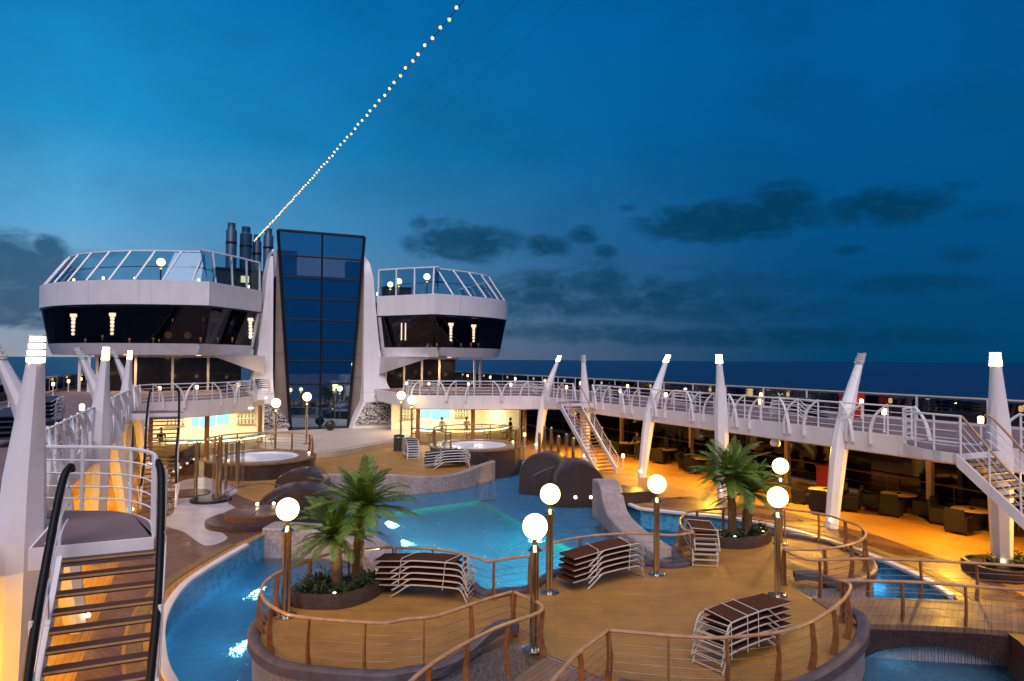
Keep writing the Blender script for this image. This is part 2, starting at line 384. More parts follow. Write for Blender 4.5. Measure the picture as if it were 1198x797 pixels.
# ------------------------------------------------------------------ world, sun, camera
def build_world():
    w = bpy.data.worlds.new('World'); S.world = w; w.use_nodes = True; nt = w.node_tree
    for n in list(nt.nodes): nt.nodes.remove(n)
    def mth(op, a, b=None, c=None, clamp=False):
        n = nt.nodes.new('ShaderNodeMath'); n.operation = op; n.use_clamp = clamp
        for i, v in enumerate((a,b,c)):
            if v is None: continue
            if isinstance(v,(int,float)): n.inputs[i].default_value = v
            else: link(nt, v, n.inputs[i])
        return n.outputs[0]
    tc = nt.nodes.new('ShaderNodeTexCoord'); sp = nt.nodes.new('ShaderNodeSeparateXYZ'); link(nt, tc.outputs['Generated'], sp.inputs[0])
    x, y, z = sp.outputs
    az = mth('MULTIPLY', mth('ARCTAN2', x, y), 57.29578)
    el = mth('MULTIPLY', mth('ARCSINE', z), 57.29578)
    def cr(src, stops):
        n = nt.nodes.new('ShaderNodeValToRGB'); e = n.color_ramp.elements
        while len(e) < len(stops): e.new(.5)
        for i,(p,c) in enumerate(stops): e[i].position = p; e[i].color = (*c,1)
        link(nt, src, n.inputs[0]); return n.outputs[0]
    eln = mth('DIVIDE', el, 60, clamp=True)
    dark = cr(eln, [(0,(.0,.052,.140)),(.06,(.0,.062,.175)),(.2,(.0,.086,.265)),(.47,(.0,.108,.345)),(.75,(.02,.13,.36)),(1,(.05,.16,.38))])
    lite = cr(eln, [(0,(.36,.39,.46)),(.07,(.25,.43,.60)),(.16,(.10,.39,.68)),(.28,(.012,.30,.63)),(.47,(.0,.185,.49)),(.75,(.02,.15,.38)),(1,(.05,.16,.38))])
    # afterglow lies to port of the funnels and fades towards starboard and behind the viewer
    d = mth('ABSOLUTE', mth('SUBTRACT', az, -8.0))
    wgt = mth('POWER', mth('SUBTRACT', 1, mth('DIVIDE', d, 60, clamp=True), clamp=True), 1.75)
    def mx(f, a, b, mode='MIX'):
        n = nt.nodes.new('ShaderNodeMix'); n.data_type='RGBA'; n.blend_type = mode
        for s_, v in ((n.inputs[0],f),(n.inputs[6],a),(n.inputs[7],b)):
            if isinstance(v,(int,float)): s_.default_value = v
            elif isinstance(v,tuple): s_.default_value = (*v,1)
            else: link(nt, v, s_)
        return n.outputs[2]
    sky = mx(wgt, dark, lite)
    # clouds: patches (azimuth, elevation, half width, half height, density) broken up by noise
    CL = [(-11.6,5.3,3.9,2.6,1.35),(-9.6,7.4,1.2,.9,1.1),(-11.1,2.6,3.3,.7,.9),(-9.2,4.3,1.0,1.5,.6),(-6.1,7.4,2.1,.4,.5),
          (20.9,9.6,4.7,1.4,1.0),(17.0,11.1,1.0,.9,.6),(19.5,11.2,2.8,.9,.5),(27.7,9.5,2.3,.9,.8),(30.7,10.3,1.4,.8,.8),
          (32.4,9.0,1.1,.6,.7),(34.4,12.5,1.0,.5,.5),(42.2,11.1,6.8,1.5,1.05),(46.5,12.2,2.5,1.6,.9),(53.7,11.4,4.1,1.3,.9),
          (57.4,12.1,2.0,.6,.5),(51.2,8.4,1.3,.4,.6),(57.6,7.5,2.1,.7,.55),(27.4,5.8,4.7,1.7,.75),(32.0,6.5,3.5,1.6,.7),
          (36.5,5.1,5.5,1.8,.7),(42.9,4.2,8.4,1.2,.6),(54.8,5.7,5.4,.8,.6),(29.2,2.6,10.0,.9,.55),(45.4,1.9,18.8,.8,.7),(40,6.3,15,1.6,.42),(30,4.3,9,1.6,.6),
          (25.6,5.5,2.9,2.1,.5),(59.4,10.2,2.9,.5,.4)]
    acc = None
    for a0,e0,ra,re,s in CL:
        u = mth('MULTIPLY', mth('SUBTRACT', az, a0), .7/ra); v = mth('MULTIPLY', mth('SUBTRACT', el, e0), .68/re)
        q = mth('MULTIPLY', mth('SUBTRACT', 1, mth('ADD', mth('MULTIPLY',u,u), mth('MULTIPLY',v,v)), clamp=True), s)
        acc = q if acc is None else mth('MAXIMUM', acc, q)
    cv = nt.nodes.new('ShaderNodeCombineXYZ'); link(nt, mth('MULTIPLY',az,.22), cv.inputs[0]); link(nt, mth('MULTIPLY',el,.46), cv.inputs[1])
    nz = noise(nt, cv.outputs[0], 1.6, 7, .62, .4)
    nz2 = noise(nt, cv.outputs[0], .35, 4, .55, .3)
    den = mth('MULTIPLY', mth('SUBTRACT', mth('ADD', mth('MULTIPLY', acc, 1.12), mth('MULTIPLY', mth('SUBTRACT', nz, .5), 2.0)), .27), 1.6, clamp=True)
    den = mth('MULTIPLY', den, mth('GREATER_THAN', acc, .001))
    den = mth('MULTIPLY', den, mth('MULTIPLY', acc, 2.2, clamp=True))
    ccol = mx(mth('MULTIPLY', wgt, .8, clamp=True), (.0,.038,.092), (.010,.085,.19))
    ccol = mx(mth('MULTIPLY', mth('SUBTRACT', nz, .52, clamp=True), 2.2, clamp=True), ccol, mx(wgt, (.006,.085,.19), (.10,.20,.32)))
    sky = mx(mth('MULTIPLY', den, .86), sky, ccol)
    thin = mth('MULTIPLY', mth('SUBTRACT', nz2, .44, clamp=True), .9)
    sky = mx(thin, sky, ccol)
    below = mth('LESS_THAN', el, 0)
    sky = mx(below, sky, (.002,.014,.05))
    tex = nt.nodes.new('ShaderNodeTexSky'); tex.sky_type='NISHITA'; tex.sun_disc=False; tex.sun_elevation=R(1); tex.sun_rotation=R(-10)
    fin = mx(.0008, sky, tex.outputs[0], 'ADD')
    bg = nt.nodes.new('ShaderNodeBackground'); link(nt, fin, bg.inputs[0]); bg.inputs[1].default_value = .84
    out = nt.nodes.new('ShaderNodeOutputWorld'); link(nt, bg.outputs[0], out.inputs[0])
build_world()
sun = bpy.data.lights.new('high_fill_sun', 'SUN'); sun.energy = 2.5; sun.angle = R(50); sun.color = (1.0,.87,.90)  # wide fill sun, added high behind the viewer to brighten the white surfaces
so = bpy.data.objects.new('high_fill_sun', sun); COL.objects.link(so)
so.rotation_euler = Vector((.30,.62,-.95)).to_track_quat('-Z','Y').to_euler()

EYE = Vector((-9.7, 0, 6.2))
cam = bpy.data.cameras.new('camera'); co = bpy.data.objects.new('camera', cam); COL.objects.link(co); S.camera = co
cam.sensor_width = 36; cam.lens = 24.04; cam.clip_start = .1; cam.clip_end = 90000
co.location = EYE; co.rotation_mode = 'QUATERNION'
psi, pit, rol = R(24.8), math.atan(22.8/800), .00676
fwd = Vector((math.sin(psi)*math.cos(pit), math.cos(psi)*math.cos(pit), math.sin(pit)))
q = fwd.to_track_quat('-Z','Y')
from mathutils import Quaternion
co.rotation_quaternion = q @ Quaternion((0,0,1), rol)
S.view_settings.view_transform = 'Standard'; S.view_settings.look = 'None'; S.view_settings.exposure = .22; S.view_settings.gamma = 1
S.cycles.use_denoising = True; S.cycles.max_bounces = 7; S.cycles.transparent_max_bounces = 12; S.cycles.sample_clamp_indirect = 4

# ------------------------------------------------------------------ sea, decks, basins
ZF = 3.62
WZ = -.8
mb = MB(); mb.quad((-60000,-60000,-32),(60000,-60000,-32),(60000,60000,-32),(-60000,60000,-32))
tag(mb.build('sea', M['sea']), kind='structure')
BAS = spline([(-8.1,24.5),(-9.15,22.6),(-9.95,20.8),(-10.33,18.6),(-10.3,16.5),(-10.05,14.8),(-9.2,12),(-7.4,9.2),(-4.5,7.3),(0,6.6),(4,7.0),
      (6.6,8.7),(8.35,11.2),(9.5,13.1),(10.1,15),(10.45,17.3),(10.3,19.3),(9.7,21.2),(8.5,22.6),(7.4,24.0)], 4)
BAS += [(7.6,25.8),(8.3,28.0),(8.3,30.5),(8.0,33),(9.0,36.5),(8.8,40),(5.8,38.6),(4.9,36.3),(2.2,34.9),(-.2,34.8),(-2.5,35),(-5,36.5),(-6.3,33.5),(-6.6,30.5),(-6.6,28),(-7.2,26.0)]
HULL = [(-19.5,-8),(19.5,-8),(19.5,110),(-19.5,110)]
tag(filled('deck', HULL, [BAS], 0, M['deck_teak']), kind='structure')
m_ = MB(); n = len(BAS)
m_.add([(x,y,-.004) for x,y in BAS]+[(x,y,-2.6) for x,y in BAS], [(i,(i+1)%n,n+(i+1)%n,n+i) for i in range(n) if not 30 <= i < 50])
m2 = MB(); m2.add([(x,y,-.004) for x,y in BAS]+[(x,y,-2.6) for x,y in BAS], [(i,(i+1)%n,n+(i+1)%n,n+i) for i in range(30,50)])
tag(m2.build('basin_wall_boards', M['dark_teak']), kind='structure')
tag(m_.build('basin_wall', M['tile_river'], smooth=False), kind='structure')
tag(filled('basin_floor', BAS, [], -1.5, M['tile_river']), kind='structure')
POOL = [(-2.45,25.6),(-1.9,31.0),(3.4,32.0),(3.15,25.0),(3.2,20.6),(0.6,18.9),(-1.7,19.3),(-2.6,22.5)]
SHAL = [(-5.6,26.2),(-6.2,30),(-6.2,33.5),(-5,36.3),(-2.5,34.9),(-.2,34.7),(2.2,34.8),(4.9,36.2),(5.8,38.5),(8.7,39.9),(8.9,36.5),(7.9,33),(8.2,30),(8.2,28),(7.2,25.5),(5.7,25.2),(5.2,23),(4.9,20.5),(4.9,18.6),(2.6,17.8),(.8,18.1),(-.4,17.9),(-1.6,17.0),(-2.6,16.9),(-3.2,18),(-4,18.9),(-4.6,21),(-4.4,24)]
tag(filled('shallow_shelf', SHAL, [POOL], -1.0, M['tile_shallow']), kind='structure')
m_ = MB(); n = len(POOL)
m_.add([(x,y,-1.0) for x,y in POOL]+[(x,y,-2.55) for x,y in POOL], [(i,(i+1)%n,n+(i+1)%n,n+i) for i in range(n)])
n = len(SHAL)
m_.add([(x,y,-1.0) for x,y in SHAL]+[(x,y,-1.9) for x,y in SHAL], [(i,(i+1)%n,n+(i+1)%n,n+i) for i in range(n)])
tag(m_.build('pool_wall', M['tile_pool']), kind='structure')
tag(filled('pool_floor', POOL, [], -1.86, M['tile_pool']), kind='structure')
LEFTW = [(-5.7,26.0),(-5.0,24.0),(-4.7,21),(-4.3,18.6)]
tag(filled('pool_water', BAS, [], WZ, M['water']), kind='structure')
for seg in (BAS[0:27], BAS[49:80]):
  m_ = MB(); m_.sweep([(x,y,0) for x,y in seg], [(.14,-.05),(.14,.03),(.1,.045),(-.04,.045),(-.07,.0),(-.07,-.12)])
  tag(m_.build('pool_edge', M['lip'], smooth=True), kind='structure')
m_ = MB(); m_.sweep([(x,y,.006) for x,y in BAS[:77]], [(-.32,0),(-.62,0),(-.62,.012),(-.32,.012)])
tag(m_.build('overflow_grate', M['gutter']), kind='structure')
# strips of darker wet boards beside the channel, and the pale wet area
def sheet(name, poly, z, mat): return tag(filled(name, poly, [], z, mat), kind='structure')
rb = [(x,y) for x,y in BAS[44:77]]
sheet('wet_boards', [(x+.75,y) for x,y in rb]+[(9.2,25.5),(11.0,25.2)]+[(12.6,22.5),(12.6,17),(11.7,13),(9.6,9.6)], .004, M['dark_teak'])
sheet('wet_boards', [(-11.7,7),(-11.7,31),(-12.3,40),(-9.4,40),(-8,34),(-6.8,30),(-7.3,26.2),(-8.4,24.7)]+[(x-.7,y) for x,y in BAS[1:25]], .004, M['dark_teak'])
sheet('wet_floor', spline([(-9.3,24.9),(-8.6,25.6),(-8.9,27.2),(-8.9,28.8),(-8.1,30.3),(-8.4,32.5),(-7.8,34.6),(-8.3,36.8),(-8.9,38.8),(-10.1,38.6),(-10.8,36),(-10.5,33.4),(-10.4,30.6),(-10.9,29),(-10.0,27.2)],5,True), .008, M['wet_white'])

# ------------------------------------------------------------------ island with its wall and coping
ISL = [(-5.1,18.95),(-6.2,18.95),(-7.25,18.35),(-8.05,17.5),(-8.4,16.65),(-8.45,15.8),(-8.25,14.95),(-7.8,14.25),(-6.4,13.3),(-5.75,13.2),(-5.1,13.15),(-3.95,13.55),(-3.2,13.75),(-2.95,12.75),
       (-2.3,11.1),(-1.14,10.2),(-.4,9.88),(.8,9.7),(2.05,9.95),(3.4,10.45),(4.35,11.0),(4.6,11.5),(5.2,13.2),(5.35,13.95),(6.2,13.55),(7.7,13.65),(8.85,14.2),(9.65,15.1),(9.85,15.7),(10.0,16.9),
       (9.45,18.1),(8.45,18.95),(6.1,19.2),(5.4,18.9),(4.7,18.3),(4.05,17.3),(3.95,16.8),(3.3,16.85),(2.65,17.4),(1.84,17.65),(.8,17.75),(-.34,17.5),(-1.5,16.65),(-2.1,16.65),(-2.75,16.6),(-2.95,17.3),(-3.4,18.05),(-3.95,18.5)]
FRONT = spline(ISL[14:22], 5); REST = spline(ISL[23:]+ISL[:13], 5)
OUT = FRONT + REST
m_ = MB(); m_.prism(OUT, -2.2, -.02); tag(m_.build('island_wall', M['island_side']), kind='structure')
sheet('island_deck', inset(OUT,.05), 0, M['island_floor'])
def bumps(path, spots):
    out = []
    for x,y in path:
        z = .0
        for bx,by,h,r in spots:
            d = math.hypot(x-bx,y-by); z = max(z, h*math.exp(-(d/r)**2))
        out.append((x,y,z))
    return out
SEC = [(-.11,-.10),(-.11,.09),(-.05,.14),(.08,.14),(.15,.09),(.15,-.02)]
SP = [(-3.6,13.7,.42,.85),(5.6,13.75,.35,.8),(4.5,11.4,.25,.6),(-2.9,17.2,.15,.8)]
for nm, pth, wh in (('coping', FRONT, ''), ('coping', REST, '')):
    m_ = MB(); m_.sweep(bumps(pth, SP), SEC); tag(m_.build('island_coping', M['coping'], smooth=True), kind='structure')

# ------------------------------------------------------------------ railings of the island and bridges
def bronze_rail(label, pts, name='bronze_railing', step=1.15, h=1.0, z0=.0, group=None):
    path = spline([(x,y,z0) for x,y in pts], 5)
    root = thing(name, label, 'railing', (pts[0][0],pts[0][1],z0), group=group); ox,oy,oz = root.location
    L = lambda p: (p[0]-ox,p[1]-oy,p[2]-oz)
    m_ = MB(); m_.tube([L((p[0],p[1],z0+h)) for p in path], .038, 8); m_.build('handrail', M['rail_wood'], root, True)
    for k in range(4):
        m_ = MB(); m_.tube([L((p[0],p[1],z0+.24+k*.17)) for p in path], .0065, 4); m_.build('wire', M['wire'], root, True)
    for p, d in along(path, step):
        m_ = MB(); sx, sy = -d.y, d.x; w = .018; prof = [(.02,0,.075),(-.03,.3,.065),(-.04,.55,.055),(-.015,.8,.05),(0,.97,.045)]
        secs = []
        for off, zz, hw in prof:
            c = Vector((p.x+sx*off-ox, p.y+sy*off-oy, zz)); a = Vector((sx,sy,0))*hw; b = Vector((d.x,d.y,0))*w
            secs.append([c-a-b, c+a-b, c+a+b, c-a+b])
        m_.loft(secs, True, True); m_.build('post', M['bronze'], root)
    return root
RA = [(-4.65,18.69),(-6.17,18.75),(-7.17,18.13),(-7.91,17.40),(-8.24,16.60),(-8.28,15.83),(-8.08,15.02),(-7.69,14.40),(-6.35,13.47),(-5.75,13.43),(-5.14,13.36),(-3.89,13.84),(-3.17,14.05)]
bronze_rail('bronze railing looping round the left lobe of the island beside the two palms', RA)
bronze_rail('bronze railing beside the nearest globe lamp, left side of the short front bridge', [(-3.12,14.0),(-3.01,12.84),(-4.34,12.28),(-5.45,11.66),(-6.33,10.96),(-7.6,9.6)])
bronze_rail('bronze railing curving down the right side of the short front bridge', [(-6.0,8.4),(-5.2,9.2),(-4.29,9.96),(-3.41,10.68),(-2.38,11.33)])
bronze_rail('bronze railing sweeping in front of the nearest lounger stack', [(-2.35,11.30),(-1.14,10.42),(-.40,10.09),(.81,9.91),(2.02,10.18),(3.30,10.69),(4.24,11.27),(4.36,11.62)])
bronze_rail('straight bronze railing on the near side of the right bridge', [(4.40,11.60),(5.89,10.82),(7.08,9.90),(7.8,9.35)], step=1.5)
bronze_rail('bronze railing on the far side of the right bridge, bent back round the globe lamp', [(5.22,14.2),(5.03,13.20),(6.35,12.70),(7.61,12.03),(8.68,11.3),(9.9,10.4)], step=1.3)
bronze_rail('bronze railing round the right lobe of the island behind the right palms', [(5.26,14.20),(6.18,13.76),(7.65,13.86),(8.77,14.38),(9.51,15.16),(9.69,15.71),(9.85,16.9),(9.26,18.04),(8.33,18.78),(6.08,19.0),(5.5,18.76),(4.81,18.18),(4.16,17.21),(4.16,16.7)])
bronze_rail('bronze railing along the pool side of the island behind the middle lounger stack', [(4.1,16.66),(3.33,16.66),(2.61,17.2),(1.84,17.45),(.79,17.56),(-.34,17.3),(-1.45,16.45)])
bronze_rail('bronze railing round the small pool bay next to the left lounger stack', [(-1.55,16.42),(-2.09,16.45),(-2.68,16.4),(-2.84,16.6),(-3.05,17.18),(-3.49,17.86),(-3.92,18.22),(-4.6,18.6)])

def bridge(label, a0, a1, b0, b1, mat, rise=.0):
    """boards between island edge a0-a1 and bank b0-b1, over an arched side"""
    root = thing('footbridge', label, 'bridge', (a0[0],a0[1],0)); ox,oy = a0
    f = lambda p,q,t: (p[0]+(q[0]-p[0])*t-ox, p[1]+(q[1]-p[1])*t-oy)
    N = 14; secs = []
    for i in range(N+1):
        t = i/N; p = f(a0,b0,t); q_ = f(a1,b1,t); h = .03+.05*math.sin(math.pi*t)
        secs.append([(*p,h),(*q_,h),(*q_,h-.12),(*p,h-.12)])
    m_ = MB(); m_.loft(secs, True, True); m_.build('boards', mat, root)
    for A,B in ((a0,b0),(a1,b1)):
        m_ = MB(); secs = []
        for i in range(N+1):
            t = i/N; p = f(A,B,t); ar = .62*max(0,1-((t-.45)/.42)**2)**.5 if abs(t-.45) < .42 else 0
            lo = -1.0 + ar if ar > 0 else -1.2
            q_ = f(A,B,min(1,t)); dx,dy = (B[0]-A[0]),(B[1]-A[1]); l = math.hypot(dx,dy); nx,ny = -dy/l*.05, dx/l*.05
            h = .03+.05*math.sin(math.pi*t)-.115
            secs.append([(p[0]+nx,p[1]+ny,h),(p[0]-nx,p[1]-ny,h),(p[0]-nx,p[1]-ny,lo),(p[0]+nx,p[1]+ny,lo)])
        m_.loft(secs, True, True); m_.build('arched_side', M['dark_stone'], root)
    return root, f
br, f_ = bridge('boarded footbridge with an arched grey mesh beneath it at lower right', (4.42,11.45), (5.05,13.1), (7.9,9.3), (9.6,10.7), M['bridge_teak'])
m_ = MB(); A,B = (4.9,11.25),(7.7,9.52)
vs = []; N = 16
for i in range(N+1):
    t = i/N; p = f_(A,B,t); vs += [(p[0]+.04,p[1]+.07,-.84),(p[0]+.04,p[1]+.07,-.84+.55*max(0,1-((t-.48)/.5)**2))]
m_.add(vs, [(2*i,2*i+2,2*i+3,2*i+1) for i in range(N)]); m_.build('mesh_screen', M['mesh_grille'], br)
bridge('short boarded footbridge leaving the island towards the bottom of the picture', (-2.32,11.2), (-3.02,12.75), (-6.6,8.0), (-7.9,9.4), M['bridge_teak'])

# ------------------------------------------------------------------ walls and mounds in the pool
def wave_wall(label, path, zs, w, mat):
    root_z = 0; m_ = MB(); P = spline([(x,y,z) for (x,y),z in zip(path,zs)], 6); secs = []
    for i,p in enumerate(P):
        a,b = P[max(i-1,0)],P[min(i+1,len(P)-1)]; dx,dy = b[0]-a[0],b[1]-a[1]; l = math.hypot(dx,dy); nx,ny = -dy/l*w/2, dx/l*w/2
        secs.append([(p[0]-nx,p[1]-ny,-1.8),(p[0]-nx,p[1]-ny,p[2]-.05),(p[0]-nx*.9,p[1]-ny*.9,p[2]),(p[0]+nx*.9,p[1]+ny*.9,p[2]),(p[0]+nx,p[1]+ny,p[2]-.05),(p[0]+nx,p[1]+ny,-1.8)])
    m_.loft(secs, True, True); return tag(m_.build('pool_wall_sculpture', mat), label, 'pool wall')
wave_wall('pale mosaic wall sloping down from a tall end, right of the pool', [(7.15,26.6),(6.9,25.6),(6.4,24.3),(5.9,22.6),(5.6,20.9),(5.45,19.3)], [.85,.80,-.05,-.30,-.42,-.55], .95, M['wall_stone'])
wave_wall('pale mosaic wall between the left channel and the pool, behind the left palms', [(-7.2,26.15),(-6.2,25.6),(-5.0,25.0),(-4.2,23.9),(-3.9,22.0),(-4.0,19.6)], [.22,.2,.1,-.1,-.32,-.42], 1.1, M['wall_stone'])
m_ = MB(); P = spline([(6.3,37.2,.28),(4.84,36.0,.22),(3.6,35.2,.08),(2.4,34.8,.02),(1.0,34.7,.08),(-.4,34.75,.26),(-2.0,35.0,.34),(-4,35.9,.34),(-5.2,36.6,.3)], 6)
m_.sweep(P, [(-.16,-1.8),(.16,-1.8),(.16,-.04),(.12,0),(-.12,0),(-.16,-.04)])
m_.v = [(x,y,z if z > -1.0 else -1.7) for x,y,z in m_.v]
ww = m_.build('wave_top_wall', M['wall_stone']); tag(ww, 'pale mosaic wall with a wavy top between the pool and the lounger stacks', 'pool wall')
def mound(label, a, b, depth, ztop, zsh, lights=(), skew=0):
    dx,dy = b[0]-a[0], b[1]-a[1]; l = math.hypot(dx,dy); ux,uy = dx/l, dy/l; nx,ny = -uy, ux
    root = thing('mosaic_mound', label, 'mound', (a[0],a[1],0)); secs = []
    for t,sc in ((-.02,.93),(.06,1.0),(.5,1.0),(.94,.97),(1.0,.88)):
        pr = [(0,-1.5)]
        for k in range(13):
            th = math.pi*(1-k/12); pr.append((l*(.5+.5*math.cos(th)*sc), zsh+(ztop-zsh)*math.sin(th)*sc))
        pr.append((l,-1.5))
        secs.append([(ux*u+nx*depth*t, uy*u+ny*depth*t, z) for u,z in pr])
    m_ = MB(); m_.loft(secs, True, True); m_.build('body', M['dark_stone'], root, True)
    for u,z in lights:
        m_ = MB(); m_.sphere((ux*u*l-nx*.06, uy*u*l-ny*.06, z), .075, 10); m_.build('foot_light', M['footlight'], root, True)
    return root
mound('larger dark mosaic mound with two foot lights at the waterline, right of the pool', (6.0,29.1), (8.3,28.15), 2.0, 1.30, .25, ((.42,-.36),(.72,-.36)))
mound('smaller dark mosaic mound with a handrail, behind the globe lamp right of the pool', (5.85,32.7), (7.7,31.0), 1.8, 1.32, .3)
mound('far rounded dark mound left of the pool below the left whirlpool', (-6.2,34.6), (-4.1,33.6), 1.6, .85, .1)
mound('near rounded dark mound left of the pool behind the globe lamp', (-7.2,30.6), (-4.3,29.6), 1.7, .78, .05)
def pipe_rail(label, pts, legs=()):
    r = thing('chrome_handrail', label, 'handrail', pts[0]); o = Vector(pts[0])
    m_ = MB(); m_.tube([Vector(p)-o for p in spline(pts,6)], .022, 6); m_.build('rail', M['steel'], r, True)
    for p in legs:
        m_ = MB(); m_.tube([Vector(p)-o, Vector((p[0],p[1],p[2]-.6))-o], .016, 6); m_.build('leg', M['steel'], r)
    return r
pipe_rail('thin chrome handrail arching over the far left mound', [(-8.6,31.2,.45),(-7.9,31.3,.78),(-6.8,31.2,.82),(-5.9,31,.62)], [(-8.35,31.2,.6)])
pipe_rail('thin chrome handrail sloping over the brown disc step', [(-7.7,26.9,.45),(-7.0,27.8,.75),(-6.2,28.8,.95)], [(-7.7,26.9,.45)])
pipe_rail('thin chrome handrail on the smaller right mound', [(6.1,31.6,.25),(6.7,31.2,.62),(7.3,30.8,.8)], [(6.2,31.5,.4)])
t = thing('disc_step', 'round brown stepped disc with two glowing spots, left of the pool', 'step', (-7.75,27.7,0))
m_ = MB(); m_.lathe([(.01,.005),(1.55,.005),(1.55,.17),(1.5,.19),(.01,.19)], n=40); m_.build('lower_step', M['dark_stone'], t)
m_ = MB(); m_.lathe([(.01,.18),(1.15,.18),(1.15,.36),(1.1,.38),(.01,.38)], (.25,.2,0), n=40); m_.build('upper_step', M['dark_teak'], t)
for dx in (.35,.95):
    m_ = MB(); m_.sphere((dx,1.15-.25*dx,.47), .06, 10); m_.build('foot_light', M['footlight'], t, True)

# pool ladder and fittings
t = thing('pool_ladder', 'pair of chrome ladder rails at the far right corner of the pool', 'ladder', (3.3,32.2,-.8))
for dx in (0,.75):
    m_ = MB(); m_.tube(spline([(dx,-.55,-.55),(dx,-.5,.25),(dx+.1,-.1,.62),(dx+.15,.35,.75),(dx+.2,.65,.35),(dx+.2,.7,-.2)],5), .024, 6); m_.build('side_rail', M['steel'], t, True)
m_ = MB()
for k in range(3): m_.box(0,.75,-.6,-.48,-.5+k*.22,-.46+k*.22)
m_.build('treads', M['black_frame'], t)

# ------------------------------------------------------------------ upper walkways
EDR = [(12.5,-8),(12.5,41.8)] + spline([(12.45,42.4),(12.1,43.2),(11,44.0),(8.2,45.1),(6,46.1),(4.6,47.0),(4.2,48.2)],4) + [(4.2,57)]
EDL = [(-12.5,-8),(-12.5,41.8)] + spline([(-12.45,42.4),(-12,43.3),(-11,44.1),(-9.2,45.2),(-7.7,46.7),(-6.2,49.0),(-6.0,51.4)],4) + [(-6.0,57)]
def walkway(side, E, sgn):
    ox = 19.5*sgn
    poly = E + [(4.2*sgn if sgn > 0 else -6.0,64),(10*sgn,64),(10*sgn,105),(ox,105),(ox,-8)]
    m_ = MB(); m_.prism(poly, 3.05, ZF); tag(m_.build('upper_walkway', [M['grey_white']]), kind='structure')
    sheet('upper_walkway_floor', [(p[0]+.12*sgn,p[1]) for p in E]+poly[len(E):-2]+[(ox-.1*sgn,105),(ox-.1*sgn,-8)], ZF+.006, M['upper_floor'])
    # fascia hanging from the pool side edge
    P = []
    for x,y in [(E[0][0],y) for y in range(-8,42,2)] + E[1:]:
        P.append((x,y,2.98 if y < 40 else 2.98-.26*min(1,(y-40)/4)))
    secs = []
    for i,p in enumerate(P):
        a,b = P[max(i-1,0)],P[min(i+1,len(P)-1)]; dx,dy = b[0]-a[0],b[1]-a[1]; l = math.hypot(dx,dy) or 1; nx,ny = -dy/l*sgn, dx/l*sgn
        secs.append([(p[0]+nx*.06,p[1]+ny*.06,p[2]),(p[0]+nx*.06,p[1]+ny*.06,ZF+.05),(p[0]-nx*.05,p[1]-ny*.05,ZF+.05),(p[0]-nx*.12,p[1]-ny*.12,p[2]-.06)])
    m_ = MB(); m_.loft(secs, True, True); tag(m_.build('walkway_fascia', M['white']), kind='structure')
walkway('right', EDR, 1); walkway('left', EDL, -1)

def white_rail(label, path, sgn, step=.98, tusks=True, name='white_railing'):
    """rails carried by posts with a curved tusk on each"""
    root = thing(name, label, 'railing', path[0]); o = Vector(path[0])
    loc = [Vector(p)-o for p in path]
    for k,h in enumerate((1.06,.84,.62,.40,.2)):
        m_ = MB(); m_.tube([p+Vector((0,0,h)) for p in loc], .03 if k == 0 else .014, 6 if k == 0 else 4); m_.build('rail', M['white_tube'], root, k == 0)
    for i,(p,d) in enumerate(along(path, step)):
        p = p-o; s = Vector((-d.y,d.x,0))*sgn
        m_ = MB(); m_.tube([p+Vector((0,0,.0)), p+Vector((0,0,1.06))], .032, 6)
        if tusks:
            g = d if i % 3 else -d
            c = spline([tuple(p+g*.62+s*.10+Vector((0,0,-.35))), tuple(p+g*.58+s*.13+Vector((0,0,.2))), tuple(p+g*.38+s*.10+Vector((0,0,.72))), tuple(p+Vector((0,0,1.1)))], 4)
            m_.tube(c, [.07,.07,.07,.068,.066,.063,.06,.056,.052,.048,.042,.036,.03], 6)
        m_.build('post', M['white_tube'], root, True)
    return root
NS = 12.7; NL = 11.3
LAND_R = spline([(12.45,15.3,ZF),(11.6,15.15,ZF),(10.7,14.4,ZF),(10.2,13.4,ZF),(10.15,12.4,ZF)],5)
LAND_L = spline([(-12.45,14.2,ZF),(-11.7,13.7,ZF),(-10.8,13.2,ZF),(-10.3,12.3,ZF),(-10.2,11.2,ZF)],5)
white_rail('white railing with curved tusks on the right walkway between the two staircases', [(12.5,15.4,ZF),(12.5,26,ZF),(12.5,36.2,ZF)], 1)
white_rail('white railing with curved tusks on the right walkway, nearest the camera', [(12.5,2,ZF),(12.5,12.1,ZF)], 1)
white_rail('white railing along the curved balcony over the right bar', [(12.5,38.6,ZF)]+[(x,y,ZF) for x,y in EDR[1:-2]], 1, 1.3)
white_rail('white railing with curved tusks on the left walkway between the two staircases', [(-12.5,14.2,ZF),(-12.5,25,ZF),(-12.5,36.2,ZF)], -1)
white_rail('white railing with curved tusks at the near end of the left walkway', [(-12.5,2,ZF),(-12.5,10.9,ZF)], -1)
white_rail('white railing along the curved balcony over the left bar', [(-12.5,38.6,ZF)]+[(x,y,ZF) for x,y in EDL[1:-2]], -1, 1.3)
for sgn,lab in ((1,'outer rail with dark glass panes along the sea side of the right walkway'),(-1,'outer rail with dark glass panes along the sea side of the left walkway')):
    root = thing('sea_railing', lab, 'railing', (19.3*sgn,0,ZF))
    m_ = MB(); m_.tube([(0,-8,1.12),(0,105,1.12)], .04, 6); m_.build('handrail', M['yellow_post'], root, True)
    for i,y in enumerate(range(2,104,3)):
        m_ = MB(); m_.box(-.04,.04,y-.04,y+.04,0,1.12); m_.build('post', M['white_tube'], root)
        m_ = MB(); m_.box(-.01,.01,y+.06,y+2.94,.12,1.02); m_.build('pane', M['rail_glass'], root)
    m_ = MB(); m_.box(-.06,.06,-8,105,.01,.12); m_.build('kerb', M['white'], root)

